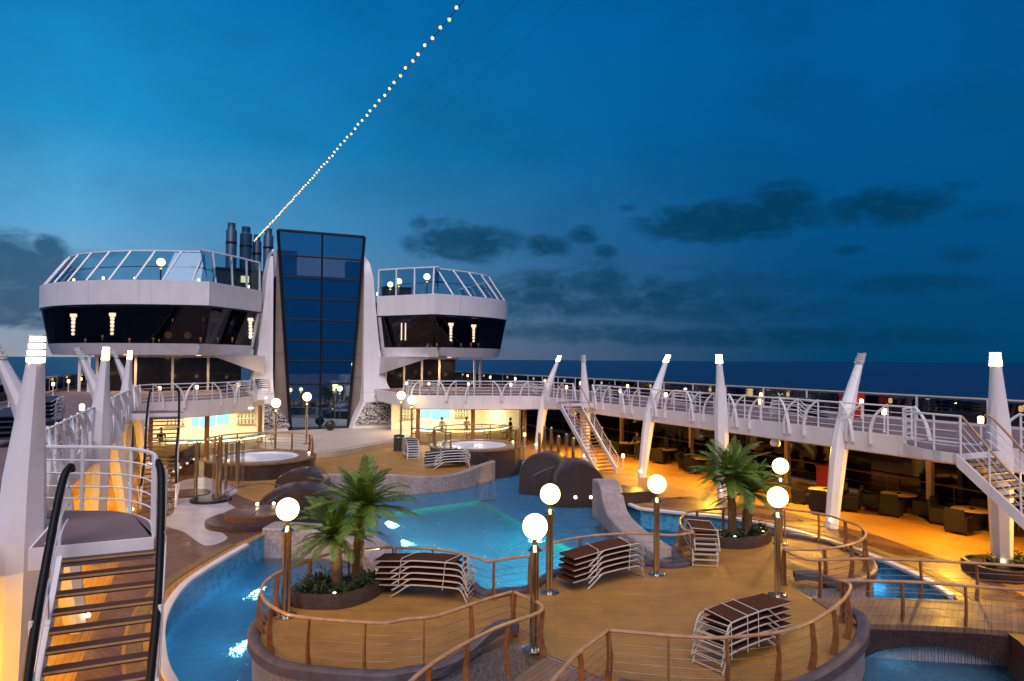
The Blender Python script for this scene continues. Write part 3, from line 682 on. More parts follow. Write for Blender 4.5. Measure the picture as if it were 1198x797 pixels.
# leaning light poles
def pole(kind, sgn, label, y, lit, x0=None):
    """kind 'out' leans out over the walkway, 'up' stands nearly straight"""
    t = thing('light_pole', label, 'light pole', ((x0 or (12.05 if kind == 'out' else 12.28))*sgn, y, 0))
    if kind == 'out': pr = [(0,0,.21,.24),(.17,1.2,.25,.27),(.37,2.5,.30,.30),(.54,3.4,.32,.31),(.82,4.3,.29,.28),(1.2,5.3,.19,.21),(1.55,6.12,.12,.15)]
    else: pr = [(0,0,.24,.26),(-.02,1.2,.27,.29),(-.04,2.5,.31,.32),(-.05,3.4,.31,.33),(-.08,4.4,.26,.29),(-.13,5.3,.18,.21),(-.18,6.1,.115,.15)]
    m_ = MB(); secs = []
    for dx,z,hx,hy in pr:
        c = .35
        secs.append([(dx*sgn+a*hx, b*hy, z) for a,b in ((-1,-c),(-c,-1),(c,-1),(1,-c),(1,c),(c,1),(-c,1),(-1,c))])
    m_.loft(secs, True, True); m_.build('shaft', M['white'], t, True)
    bx,bz = pr[-1][0], pr[-1][1]; slope = .5 if kind == 'out' else -.05
    for k in range(4):
        zz = bz+.02+k*.105; dx = (bx+slope*(zz-bz))*sgn; s = 1-.05*k
        m_ = MB(); m_.box(dx-.10*s,dx+.10*s,-.135*s,.135*s,zz,zz+.072); m_.build('light_slat', M['louvre'] if lit else M['grey_white'], t)
        m_ = MB(); m_.box(dx-.112*s,dx+.112*s,-.147*s,.147*s,zz+.074,zz+.102); m_.build('louvre_fin', M['white'], t)
    m_ = MB(); m_.sphere((-.24*sgn,-.16,.35), .055, 8); m_.build('foot_light', M['footlight'], t, True)
    return t
YP = [12.55,18.4,24.5,30.4,36.6,42.7]
where_r = ['beside the near right staircase','right of the two globe lamps near the tables','behind the right palms','by the far side of the right palms','behind the far right staircase','left of the far right staircase']
where_l = ['at the left edge of the picture','behind the leftmost lit pole','behind the landing of the near left staircase','on the left walkway, its top in front of the sea','beside the far left staircase','under the left lounge, left of its dark windows']
for i,y in enumerate(YP):
    k = 'out' if i % 2 else 'up'
    pole(k, 1, ('unlit ' if i in (1,4) else 'lit ')+'white pole '+('leaning outwards ' if i % 2 else 'standing nearly upright ')+where_r[i], y, i not in (1,4))
    pole(k, -1, ('lit ' if i in (0,2,4) else 'unlit ')+'white pole '+('leaning outwards ' if i % 2 else 'standing nearly upright ')+where_l[i], y, i in (0,2,4), (12.1,None,12.42,None,12.7,None)[i])

# ------------------------------------------------------------------ staircases
def stairs(label, x0, x1, yt, run, curved, land=None, dark=False):
    run = 3.9
    t = thing('staircase', label, 'staircase', ((x0+x1)/2, yt, 0)); ox = (x0+x1)/2; n = 21
    hw = (x1-x0)/2; dz = ZF/n; dy = run/n
    for k in range(1,n):
        m_ = MB(); y = -k*dy; z = ZF-k*dz
        m_.box(-hw,hw,y-.02,y+dy*.95,z-.045,z); s = m_.build('tread', M['step'], t)
        m_ = MB(); m_.box(-hw,hw,y-.032,y-.021,z-.022,z+.003); m_.build('nosing', M['nosing'], s)
    for sx in (-1,1):
        m_ = MB(); a = Vector((sx*(hw+.05),0.1,ZF-.02)); b = Vector((sx*(hw+.05),-run,.02))
        m_.loft([[(a.x-.04,a.y,a.z-.36),(a.x+.04,a.y,a.z-.36),(a.x+.04,a.y,a.z),(a.x-.04,a.y,a.z)],[(b.x-.04,b.y,b.z-.02),(b.x+.04,b.y,b.z-.02),(b.x+.04,b.y+.0,b.z+.30),(b.x-.04,b.y,b.z+.30)]], True, True); m_.build('stringer', M['white'], t)
        # handrail with a gentle S in elevation and splayed ends
        pr = [(.12,ZF+1.0,-.10),(.02,ZF+1.05,-.09),(-.25,ZF+.80,-.03),(-run*.35,ZF*.65+.86,.0),(-run*.7,ZF*.3+.95,-.05),(-run-.1,.98,.0)]
        hp = spline([(sx*(hw+.05+e),y,z) for y,z,e in pr],6)
        m_ = MB(); m_.tube(hp, .05 if dark else .034, 10); m_.build('handrail', M['black_rail'] if dark else M['rail_wood'], t, True)
        for q_ in (.3,.52,.74):
            m_ = MB(); m_.tube(spline([(sx*(hw+.05+e*.8),y,(ZF*(1+min(0,y)/run) if y < 0 else ZF)+ (z-(ZF*(1+min(0,y)/run) if y < 0 else ZF))*q_) for y,z,e in pr],4), .012, 4); m_.build('bar', M['white_tube'], t)
        for k in range(6):
            f = k/5; y = -run*f; z = ZF*(1-f); e = .02+.1*f*f
            m_ = MB(); m_.tube([(sx*(hw+.05),y,z-.1),(sx*(hw+.05+e),y,z+.95)], .026, 6); m_.build('baluster', M['white_tube'], t, True)
    if land:
        m_ = MB(); m_.prism([(p[0]-ox,p[1]-yt) for p in land], ZF-.3, ZF-.005); m_.build('landing', M['white'], t)
        m_ = MB(); m_.prism([(p[0]-ox,p[1]-yt) for p in inset(land,.05)], ZF-.003, ZF+.01); m_.build('landing_floor', M['upper_floor'], t)
    return t
landR = [(12.4,15.3)]+[(p[0],p[1]) for p in LAND_R[2:]]+[(10.15,12.35),(12.4,12.35)]
landL = [(-12.4,13.05),(-12.4,14.1)]+[(p[0],p[1]) for p in LAND_L[2:]]+[(-10.2,11.15),(-11.7,11.15),(-11.7,13.05)]
stairs('near right staircase with open treads dropping from its round landing', 10.2,11.5,12.4,5.7,True,landR)
stairs('near left staircase with black handrails seen from above', -11.30,-10.13,11.2,5.6,True,landL,True)
white_rail('curved white railing round the landing of the near right staircase', LAND_R[2:], -1, .8, False)
white_rail('curved white railing round the landing of the near left staircase', LAND_L[2:], 1, .9, False)
landF = [(12.4,37.7),(11.2,37.6),(10.4,37.0),(10.15,36.2),(10.15,35.85),(12.4,35.85)]
stairs('far right staircase climbing to the walkway beside the mounds', 10.25,11.45,35.9,5.5,True,landF)
stairs('far left staircase with black handrails in front of the left bar', -11.6,-10.4,35.9,5.6,True,[(-x,y) for x,y in landF],True)

# ------------------------------------------------------------------ glass tower and its fins
T = thing('glass_tower', 'tall blue glass tower flaring upwards in the middle of the ship', 'tower', (-.15,59,0))
HB,HT,ZB,ZT = 2.34,3.58,.25,16.8; lean = .17
def gx(s,z): return s*(HB+(HT-HB)*(z-ZB)/(ZT-ZB))
def gy(z): return lean*(z-ZB)/(ZT-ZB)
zr = [.25,4.1,6.0,7.7,9.45,11.2,12.95,14.75,16.8]
for i in range(8):
    for s in (-1,0):
        z0,z1 = zr[i],zr[i+1]; m_ = MB()
        m_.quad((gx(s,z0),gy(z0)-.01,z0),(gx(s+1,z0),gy(z0)-.01,z0),(gx(s+1,z1),gy(z1)-.01,z1),(gx(s,z1),gy(z1)-.01,z1))
        m_.build('glass_pane', M['tower_glass_top'] if i > 5 else M['tower_glass'], T)
m_ = MB()
for s in (-1,1): m_.tube([(gx(s,ZB),-.04,ZB),(gx(s,ZT),gy(ZT)-.04,ZT)], .13, 4)
m_.tube([(0,-.04,ZB),(0,gy(ZT)-.04,ZT)], .075, 4)
for z in zr: m_.tube([(gx(-1,z),gy(z)-.04,z),(gx(1,z),gy(z)-.04,z)], .075 if z < 16 else .12, 4)
m_.build('frame', M['black_frame'], T)
for s in (-1,1):
    for i,(z0,z1) in enumerate(zip([.3,2.6,4.6,6.6,8.6,10.6,12.6],[2.57,4.57,6.57,8.57,10.57,12.57,14.6 if s > 0 else 15.2])):
        m_ = MB(); xs = sorted((s*2.0,s*3.62)); m_.box(xs[0],xs[1],.35,.6,z0,z1); m_.build('side_panel', M['brown_panel'], T)
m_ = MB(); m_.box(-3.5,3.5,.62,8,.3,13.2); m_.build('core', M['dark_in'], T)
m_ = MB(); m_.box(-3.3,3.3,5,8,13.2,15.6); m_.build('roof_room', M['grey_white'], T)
def fin(label, sgn, pts_out, pts_in):
    """white blade, wide and swept at its foot"""
    t = thing('white_fin', label, 'fin', (3.5*sgn-.15,59,0)); secs = []
    for (z,xo,yo),(z2,xi,yi) in zip(pts_out,pts_in):
        if sgn < 0: xi += .32
        secs.append([(sgn*xi,yi,z),(sgn*xi,yi+4.5,z),(sgn*xo,yo+4.5,z),(sgn*xo,yo,z)])
    m_ = MB(); m_.loft(secs, True, True); m_.build('blade', M['white'], t, True)
    m_ = MB(); k = 8
    a = (sgn*(-.95),-1.78,.75); b = (sgn*2.9,-1.78,.75); c = (sgn*2.5,-1.32,2.55); d = (sgn*.1,-1.32,2.55)
    m_.loft([[a,d,c,b],[(p[0],p[1]+.05,p[2]) for p in (a,d,c,b)]], True, True); m_.build('mural', M['mural'], t)
    return t
fo = [(.3,3.2,-1.72),(1.2,3.05,-1.5),(2.6,2.75,-1.15),(4.0,2.1,-.6),(5.2,1.7,-.35),(8,1.35,-.2),(11,1.05,-.1),(13.4,.85,0),(14.6,.6,.3),(15.3,.25,.9)]
fi = [(.3,-1.15,-1.72),(1.2,-.8,-1.5),(2.6,-.1,-1.15),(4.0,.0,-.6),(5.2,.02,-.35),(8,.04,-.2),(11,.06,-.1),(13.4,.08,0),(14.6,.1,.3),(15.3,.12,.9)]
fin('white fin with a black and white mural at its foot, left of the glass tower', -1, fo, fi)
fin('white fin with a black and white mural at its foot, right of the glass tower', 1, fo, fi)
t = thing('stage', 'low pale stone stage in front of the glass tower', 'stage', (-.5,44,0))
m_ = MB(); st = spline([(-6.2,50.2),(-5.4,47.2),(-4.1,44.8),(-2.2,44.0),(-.6,44.7),(1.5,46.6),(3.6,48.2)],5)+[(6.0,52),(6.0,58),(-6.0,58)]
m_.prism([(x+.5,y-44) for x,y in st], .01, .36); m_.build('platform', M['stage'], t)
m_ = MB(); m_.prism([(x+.5,y-44) for x,y in inset(st,.35)], .362, .42); m_.build('platform_top', M['stage'], t)

# ------------------------------------------------------------------ lounge pods either side
def off(poly, d):
    """push a front polyline inwards (towards the ship's middle / aft)"""
    out = []
    for i,p in enumerate(poly):
        a,b = poly[max(i-1,0)],poly[min(i+1,len(poly)-1)]; dx,dy = b[0]-a[0],b[1]-a[1]; l = math.hypot(dx,dy) or 1
        out.append((p[0]-dy/l*d, p[1]+dx/l*d))
    return out
def pod(label, sgn, front):
    """front runs from the fin outwards; on the left side it is given from the outside in so the offset is always aft"""
    t = thing('lounge_pod', label, 'lounge', (front[len(front)//2][0], front[len(front)//2][1], ZF)); o = Vector(t.location)
    f = front if sgn > 0 else front[::-1]
    def band(name, z0, d0, z1, d1, mat, thick=.12, smooth=True, src=None):
        src = src or f
        a,b = off(src,d0),off(src,d1); m_ = MB(); m = len(a)
        vs = [(x-o.x,y-o.y,z0-o.z) for x,y in a]+[(x-o.x,y-o.y,z1-o.z) for x,y in b]
        a2,b2 = off(src,d0+thick),off(src,d1+thick)
        vs += [(x-o.x,y-o.y,z0-o.z) for x,y in a2]+[(x-o.x,y-o.y,z1-o.z) for x,y in b2]
        fs = []
        for i in range(m-1):
            fs += [(i,i+1,m+i+1,m+i),(2*m+i,3*m+i,3*m+i+1,2*m+i+1),(m+i,m+i+1,3*m+i+1,3*m+i),(i,2*m+i,2*m+i+1,i+1)]
        fs += [(0,m,3*m,2*m),(m-1,3*m-1,4*m-1,2*m-1)]
        m_.add(vs, fs); return m_.build(name, mat, t, smooth)
    band('lower_wall', 6.4,.95, 7.22,.62, M['white'])
    band('upper_wall', 9.98,.02, 11.7,.0, M['white'])
    band('sill', 9.86,.12, 9.98,.12, M['black_frame'])
    def cut(poly, a, b):
        pts = [(p.x,p.y) for p,_ in along([(x,y,0) for x,y in poly], .35)]; k = int(a/.35)
        return (pts[k:], pts[:k+1]) if b else (pts[:len(pts)-k], pts[len(pts)-k-1:])
    wsrc, esrc = cut(f, .55, sgn > 0)
    band('window_band', 7.22,.66, 9.86,.16, M['pod_glass'], .05, True, wsrc)
    band('window_end', 7.22,.62, 9.86,.12, M['white'], .14, True, esrc)
    # floors inside
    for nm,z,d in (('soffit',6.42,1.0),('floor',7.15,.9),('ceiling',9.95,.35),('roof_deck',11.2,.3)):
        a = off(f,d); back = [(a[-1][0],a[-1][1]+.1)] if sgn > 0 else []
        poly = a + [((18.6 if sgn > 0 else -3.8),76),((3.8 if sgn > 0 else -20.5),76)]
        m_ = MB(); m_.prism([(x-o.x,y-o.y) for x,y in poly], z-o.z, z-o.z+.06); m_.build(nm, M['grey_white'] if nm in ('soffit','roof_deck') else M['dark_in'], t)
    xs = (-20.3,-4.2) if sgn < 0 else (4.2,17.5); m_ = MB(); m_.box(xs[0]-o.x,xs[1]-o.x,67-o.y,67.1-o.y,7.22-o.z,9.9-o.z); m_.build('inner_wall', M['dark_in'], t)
    # windscreen on top with raked bars
    w0 = f
    A = off(w0,.2)
    nn = len(w0); B = []
    for i,p in enumerate(w0):
        near = (i if sgn > 0 else nn-1-i); dd = (.25,.45,.95,1.35,1.6)[near] if near < 5 else 1.75
        B.append(off(w0,dd)[i])
    vs = [(x-o.x,y-o.y,11.72-o.z) for x,y in A]+[(x-o.x,y-o.y,14.0-o.z) for x,y in B]; m_ = MB()
    m_.add(vs, [(i,i+1,nn+i+1,nn+i) for i in range(nn-1)]); m_.build('windscreen', M['screen_glass'], t, True)
    m_ = MB(); m_.tube([(x-o.x,y-o.y,14.03-o.z) for x,y in B], .07, 6); m_.build('top_rail', M['white_tube'], t, True)
    m_ = MB(); m_.tube([(x-o.x,y-o.y,12.9-o.z) for x,y in off(w0,1.9)], .03, 4); m_.build('inner_rail', M['black_frame'], t)
    pa = along([(x,y,0) for x,y in A],1.9); n = len(pa)
    la = [(p.x,p.y) for p,_ in pa]; lb = [(p.x,p.y) for p,_ in along([(x,y,0) for x,y in B],1.0)]
    pb = along([(x,y,0) for x,y in B], 1e-3 + sum(math.hypot(B[i+1][0]-B[i][0],B[i+1][1]-B[i][1]) for i in range(len(B)-1))/(n-1))
    for (p,_),(q_,_) in zip(pa,pb):
        m_ = MB(); m_.tube([(p.x-o.x,p.y-o.y,11.7-o.z),(q_.x-o.x,q_.y-o.y,14.03-o.z)], .085, 4); m_.build('raked_bar', M['white_tube'], t)
    return t, f
PL = spline([(-8.9,53.7),(-12.2,54.4),(-15.4,56.0),(-18.3,58.6),(-20.3,62),(-21.2,66),(-21.2,72)],4)
PR = spline([(8.2,54.3),(11,54.8),(14.2,56.2),(16.6,58.3),(18.0,61.3),(18.6,65),(18.6,72)],4)
podL, fL = pod('larger white lounge pod with a dark window band and slanted windscreen, left of the tower', -1, [(-4.9,59.2),(-6.6,56.6)]+PL)
podR, fR = pod('white lounge pod with a dark window band and slanted windscreen, right of the tower', 1, [(4.6,59.2),(6.4,56.8)]+PR)
def crystal(label, x, y, z, n, r, h):
    t = thing('chandelier', label, 'chandelier', (x,y,z))
    m_ = MB(); m_.box(-r*1.3,r*1.3,-r*.6,r*.6,-.25,0); m_.build('cap', M['white_glow'], t)
    for k in range(n):
        m_ = MB(); m_.sphere((0,0,-.25-(k+.5)*h/n), r*(1-.06*k), 8); m_.build('crystal_ball', M['white_glow'], t, True)
    return t
for x,y,w in ((-18.1,60.4,'leftmost chandelier behind the left lounge windows'),(-15.3,57.7,'second chandelier from the left behind the left lounge windows'),(-5.75,58.9,'chandelier behind the left lounge windows nearest the tower'),
              (10.8,57.3,'chandelier in the middle of the right lounge windows'),(13.6,58.9,'chandelier at the outer end of the right lounge windows')):
    crystal(w, x, y, 9.45, 5, .16, 1.4)
for x,w in ((6.45,'left one of two slim light tubes in the right lounge'),(6.8,'right one of two slim light tubes in the right lounge')):
    m_ = MB(); m_.tube([(0,0,-1.5),(0,0,0)], .055, 6); tag(m_.build('tube_light', M['white_glow'], None, True, (x,57.8,9.35)), w, 'light')
for i,(x,y,z,w) in enumerate(((-11.6,57.2,7.9,'left one of two round amber lamps in the left lounge'),(-10.3,57.5,7.9,'right one of two round amber lamps in the left lounge'))):
    m_ = MB(); m_.sphere((0,0,0), .26, 12); tag(m_.build('amber_lamp', M['amber_glow'], None, True, (x,y,z)), w, 'lamp')

OD = ('first','second','third','fourth','fifth','sixth','seventh')
for side,pts in (('left',((-17.2,59.6),(-14.2,58.0),(-12.6,57.4),(-9.4,56.2),(-8.2,57.2),(-7.1,58.4),(-16.2,60.5))),('right',((8.6,57.0),(9.6,57.6),(12.2,58.4),(13.0,58.0),(14.6,60.2)))):
    for i,(x,y) in enumerate(pts):
        m_ = MB(); m_.lathe([(.01,0),(.09,0),(.02,.03),(.02,.2),(.09,.2),(.06,.34),(.01,.34)], n=10); tag(m_.build('table_lamp', M['red_dot'] if i % 2 else M['shelf_glow'], None, True, (x,y,7.24+.05*i)), OD[i]+' tiny table lamp glowing behind the '+side+' lounge windows', 'lamp', 'tiny lamps in the lounges')
def post_lamp(label, x, y, z, h, r=.27, pr=.085, far=False, group=None):
    t = thing('globe_lamp', label, 'lamp', (x,y,z), group=group)
    m_ = MB(); m_.lathe([(.01,0),(.26,0),(.26,.03),(.2,.05),(.01,.05)], n=20); m_.build('base_plate', M['steel'], t, True)
    m_ = MB()
    if far: m_.tube([(0,0,.05),(0,0,h-r)], pr, 10)
    else:
        m_.tube([(-.055,0,.05),(-.055,0,h-r-.22)], .054, 12); m_.tube([(.058,.03,.05),(.058,.03,h-r-.22)], .05, 12)
    m_.build('column', M['chrome'], t, True)
    m_ = MB(); m_.lathe([(.01,h-r-.24),(.16,h-r-.24),(.05,h-r-.12),(.05,h-r+.02),(.13,h-r+.05),(.01,h-r+.07)], n=14); m_.build('collar', M['chrome'], t, True)
    m_ = MB(); m_.sphere((0,0,h), r, 20); m_.build('globe', M['globe'], t, True)
    return t
GL = [(-7.62,17.35,2.56,'globe lamp on twin chrome posts left of the left palms'),(-3.0,13.25,2.62,'globe lamp on the island nearest the camera, at the corner of the front bridge'),
      (-1.02,16.28,2.62,'globe lamp between the left lounger stack and the middle lounger stack'),(2.56,16.4,2.62,'globe lamp in front of the sloping pool wall'),
      (4.42,13.64,2.60,'globe lamp at the corner of the right bridge railing'),(8.5,17.45,2.64,'globe lamp behind the right bridge lamp, right of the right palms')]
for x,y,h,w in GL: post_lamp(w, x, y, 0, h)
FG = [(-5.0,46.0,0,3.36,'far globe lamp beside the left whirlpool, in front of the mural'),(-2.8,48.0,.42,3.2,'far globe lamp in front of the glass tower'),
      (3.35,46.6,0,3.68,'far globe lamp to the right of the tower, the left one of a pair'),(3.95,46.0,0,3.38,'far globe lamp to the right of the tower, the right one of a pair')]
for x,y,z,h,w in FG: post_lamp(w, x, y, z, h, .29, .07, True)
post_lamp('globe lamp on the roof of the left lounge behind the windscreen', -12.2, 57.5, 11.26, 2.1, .3, .06, True)
post_lamp('globe lamp on the roof of the right lounge at the corner of its windscreen', 8.6, 57.5, 11.26, 2.2, .28, .06, True)
post_lamp('globe lamp on the roof of the right lounge nearest the tower', 5.7, 58.9, 11.26, 1.5, .24, .06, True)
post_lamp('globe lamp on the roof of the right lounge above a dark cabinet', 6.9, 60.5, 11.26, 2.0, .28, .06, True)
m_ = MB(); m_.box(-1.2,1.2,0,1.5,0,1.5); m_.box(-1.3,1.3,-.1,1.6,1.5,1.58); tag(m_.build('roof_cabinet', M['dark_in'], None, False, (7.1,61.2,11.26)), 'dark cabinet on the roof of the right lounge', 'cabinet')
m_ = MB(); m_.box(-1.6,1.6,0,3,0,2.3); m_.box(-1.7,1.7,-.15,3.1,2.3,2.42); tag(m_.build('roof_cabin', M['dark_in'], None, False, (-6.9,61.0,11.26)), 'dark cabin on the roof of the left lounge beside the fin', 'cabin')
m_ = MB(); m_.box(-.32,.32,0,.06,0,.55); tag(m_.build('cabin_window_light', M['shelf_glow'], None, False, (-6.1,60.9,12.5)), 'small lit window of the dark cabin beside the left fin', 'light')

# wall of dark glass under each pod
def under(label, x0, x1, y, sgn):
    t = thing('glass_wall', label, 'glass wall', (x0,y,ZF))
    n = 4; w = (x1-x0)/n
    for k in range(n):
        m_ = MB(); m_.box(k*w+.09,(k+1)*w-.09,0,.05,.15,2.6); m_.build('dark_pane', M['lower_glass'], t)
        m_ = MB(); m_.box(k*w-.09,k*w+.09,-.06,.12,0,2.8); m_.build('mullion', M['white'], t)
    m_ = MB(); m_.box(-.2,x1-x0+.2,-.05,.1,2.6,2.8); m_.build('head', M['grey_white'], t)
    for k in range(2,n+2):
        for j in range(6):
            pass
    return t
under('dark glass wall with white mullions under the left lounge', -16.5, -6.2, 60.5, -1)
under('dark glass wall with white mullions under the right lounge', 5.8, 12.5, 60.5, 1)
for sgn,xx in ((-1,(-16.8,-17.6)),(1,(13.6,14.8))):
    for i,x in enumerate(xx):
        m_ = MB(); m_.box(-.09,.09,-.09,.09,0,2.8); tag(m_.build('white_column', M['white'], None, False, (x,58.6+i*1.6,ZF)), ('inner' if i == 0 else 'outer')+' slim white column under the '+('left' if sgn < 0 else 'right')+' lounge', 'column')
for sgn in (-1,1):   # sloping bracket joining pod and fin
    m_ = MB(); x = 4.7*sgn; c = podL if sgn < 0 else podR
    m_.loft([[(x,58.4,4.9),(x,63,4.9),(x,63,6.42),(x,57.6,6.42)],[(x+1.3*sgn,57.7,5.4),(x+1.3*sgn,63,5.4),(x+1.3*sgn,63,6.42),(x+1.3*sgn,57.2,6.42)],[(x+3.6*sgn,55.9,6.3),(x+3.6*sgn,63,6.3),(x+3.6*sgn,63,6.42),(x+3.6*sgn,55.6,6.42)]], True, True)
    m_.v = [(a-c.location.x,b-c.location.y,z-c.location.z) for a,b,z in m_.v]; m_.build('bracket', M['white'], c)
# funnels
for i,(x,y,r,h,w) in enumerate(((-6.5,78,.54,20.5,'leftmost blue funnel pipe'),(-5.0,79,.62,20.4,'second blue funnel pipe from the left, the thickest'),(-3.8,80,.48,19.8,'third blue funnel pipe from the left, the shortest'),(-2.7,79,.52,20.4,'blue funnel pipe nearest the white fin'))):
    t = thing('funnel_pipe', w, 'funnel', (x,y,0)); t.location.z = 11
    m_ = MB(); m_.lathe([(.01,0),(r,0),(r,h-11.8),(r*.72,h-11.6),(r*.72,h-11),(r*.6,h-11),(r*.6,h-11.5),(.01,h-11.5)], n=18); m_.build('pipe', M['funnel'], t, True)
    m_ = MB(); m_.lathe([(r*1.06,h-13.2),(r*1.08,h-13.1),(r*1.06,h-13.0)], n=18); m_.build('band', M['black_frame'], t)
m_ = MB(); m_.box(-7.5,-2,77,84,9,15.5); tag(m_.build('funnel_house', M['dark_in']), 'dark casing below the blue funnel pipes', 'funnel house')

# ------------------------------------------------------------------ whirlpools
def tub(label, cx, cy, sgn):
    t = thing('whirlpool', label, 'whirlpool', (cx,cy,0))
    m_ = MB(); m_.lathe([(2.85,-1.6),(2.85,.74),(2.83,.76),(2.7,.76),(2.68,-.1)], n=56); m_.build('outer_wall', M['dark_stone'], t, True)
    m_ = MB(); m_.lathe([(2.91,.765),(2.91,.84),(2.86,.87),(2.25,.87),(2.2,.84),(1.98,.84),(1.9,.80),(1.88,.4)], n=56); m_.build('rim', M['coping2'], t, True)
    m_ = MB(); m_.lathe([(1.95,.845),(1.84,.86),(1.78,.80),(1.7,.45),(.01,.45)], n=48); m_.build('basin', M['lip'], t, True)
    m_ = MB(); m_.lathe([(.01,.76),(1.79,.76)], n=48); m_.build('bubbling_water', M['spa_water'], t)
    for k,a in enumerate((25,155)):
        m_ = MB(); m_.sphere((2.5*math.cos(R(a+200)),2.5*math.sin(R(a+200)),.95), .06, 8); m_.build('rim_light', M['footlight'], t, True)
    a0,a1 = (R(-20),R(215))
    pts = [(cx+2.7*math.cos(a0+(a1-a0)*i/8), cy+2.7*math.sin(a0+(a1-a0)*i/8)) for i in range(9)]
    return pts
M['coping2'] = pbr('whirlpool_rim', (.22,.12,.07), .4, var=.4, sc=5)
for sgn,w,lr in ((-1,'left whirlpool in a dark round surround below the left balcony','bronze railing round the back of the left whirlpool'),(1,'right whirlpool in a dark round surround in front of the right bar','bronze railing round the back of the right whirlpool')):
    c = (6.4,40.2) if sgn > 0 else (-6.35,39.8)
    pts = tub(w, c[0], c[1], sgn)
    bronze_rail(lr, pts, step=1.5, z0=.87)
    pts = [(c[0]+2.9*math.cos(R(a)), c[1]+2.9*math.sin(R(a))) for a in ((-58,-45,-30) if sgn > 0 else (-45,-35,-25))]
t = thing('whirlpool_steps', 'short lit steps with a glass side up to the left whirlpool', 'steps', (-9.9,40.6,0))
for k in range(4):
    m_ = MB(); m_.box(-.9+k*.3,.45,-.6,.6,k*.2,k*.2+.2); m_.build('step', M['dark_teak'], t)
    m_ = MB(); m_.sphere((-.75+k*.32,-.62,.25+k*.2),.06,8); m_.build('step_light', M['footlight'], t, True)
m_ = MB(); m_.quad((-1,-.7,.1),(.5,-.7,.8),(.5,-.7,1.7),(-1,-.7,1.0)); m_.build('glass_side', M['rail_glass'], t)
m_ = MB(); m_.tube([(-1.05,-.7,0),(-1.05,-.7,1.05),(.55,-.7,1.75)], .035, 6); m_.build('handrail', M['bronze'], t)

# chrome shower columns and posts
def cluster(label, cx, cy, spots, h, name='shower_posts', base=True):
    t = thing(name, label, 'shower', (cx,cy,0))
    for i,(x,y,r,hh) in enumerate(spots):
        m_ = MB(); m_.tube([(x,y,.02),(x,y,hh*h)], r, 12); m_.sphere((x,y,hh*h), r, 10); m_.build('post', M['chrome'] if i % 2 == 0 else M['rod_glass'], t, True)
    if base:
        m_ = MB(); m_.lathe([(.01,.01),(.85,.01),(.85,.10),(.8,.12),(.01,.12)], n=28); m_.build('base', M['black_frame'], t)
    return t
cluster('group of tall chrome and glass shower posts on a dark disc, left of the whirlpool', -9.0,32.6,[(-.6,.2,.075,1),(.1,.3,.06,.9),(.35,-.1,.085,1.1),(.6,.25,.07,.95),(.2,-.45,.05,.8)],2.5)
cluster('group of chrome shower posts behind the left shower disc', -8.0,35.2,[(-.3,0,.07,1),(-.05,.2,.08,.95),(.2,0,.1,1.0),(.45,.2,.08,.95)],2.2,base=False)
cluster('chrome shower posts behind the smaller right mound', 8.4,36.2,[(-.9,.4,.08,1),(-.5,.2,.09,1.05),(.3,-.3,.09,.9),(.6,-.4,.09,1.1),(.95,-.6,.09,1.05)],2.1,base=False)
cluster('chrome shower posts beside the foot of the far right staircase', 9.3,33.9,[(-.3,.2,.09,1),(.1,0,.1,1.05),(.45,-.15,.09,.95)],1.9,base=False)
t = thing('round_drain_disc', 'flat dark disc let into the white wet floor at left', 'disc', (-9.9,34.6,.012)); m_ = MB(); m_.lathe([(.01,.0),(.95,.0),(.95,.05),(.01,.06)], n=32); m_.build('plate', M['dark_teak'], t)

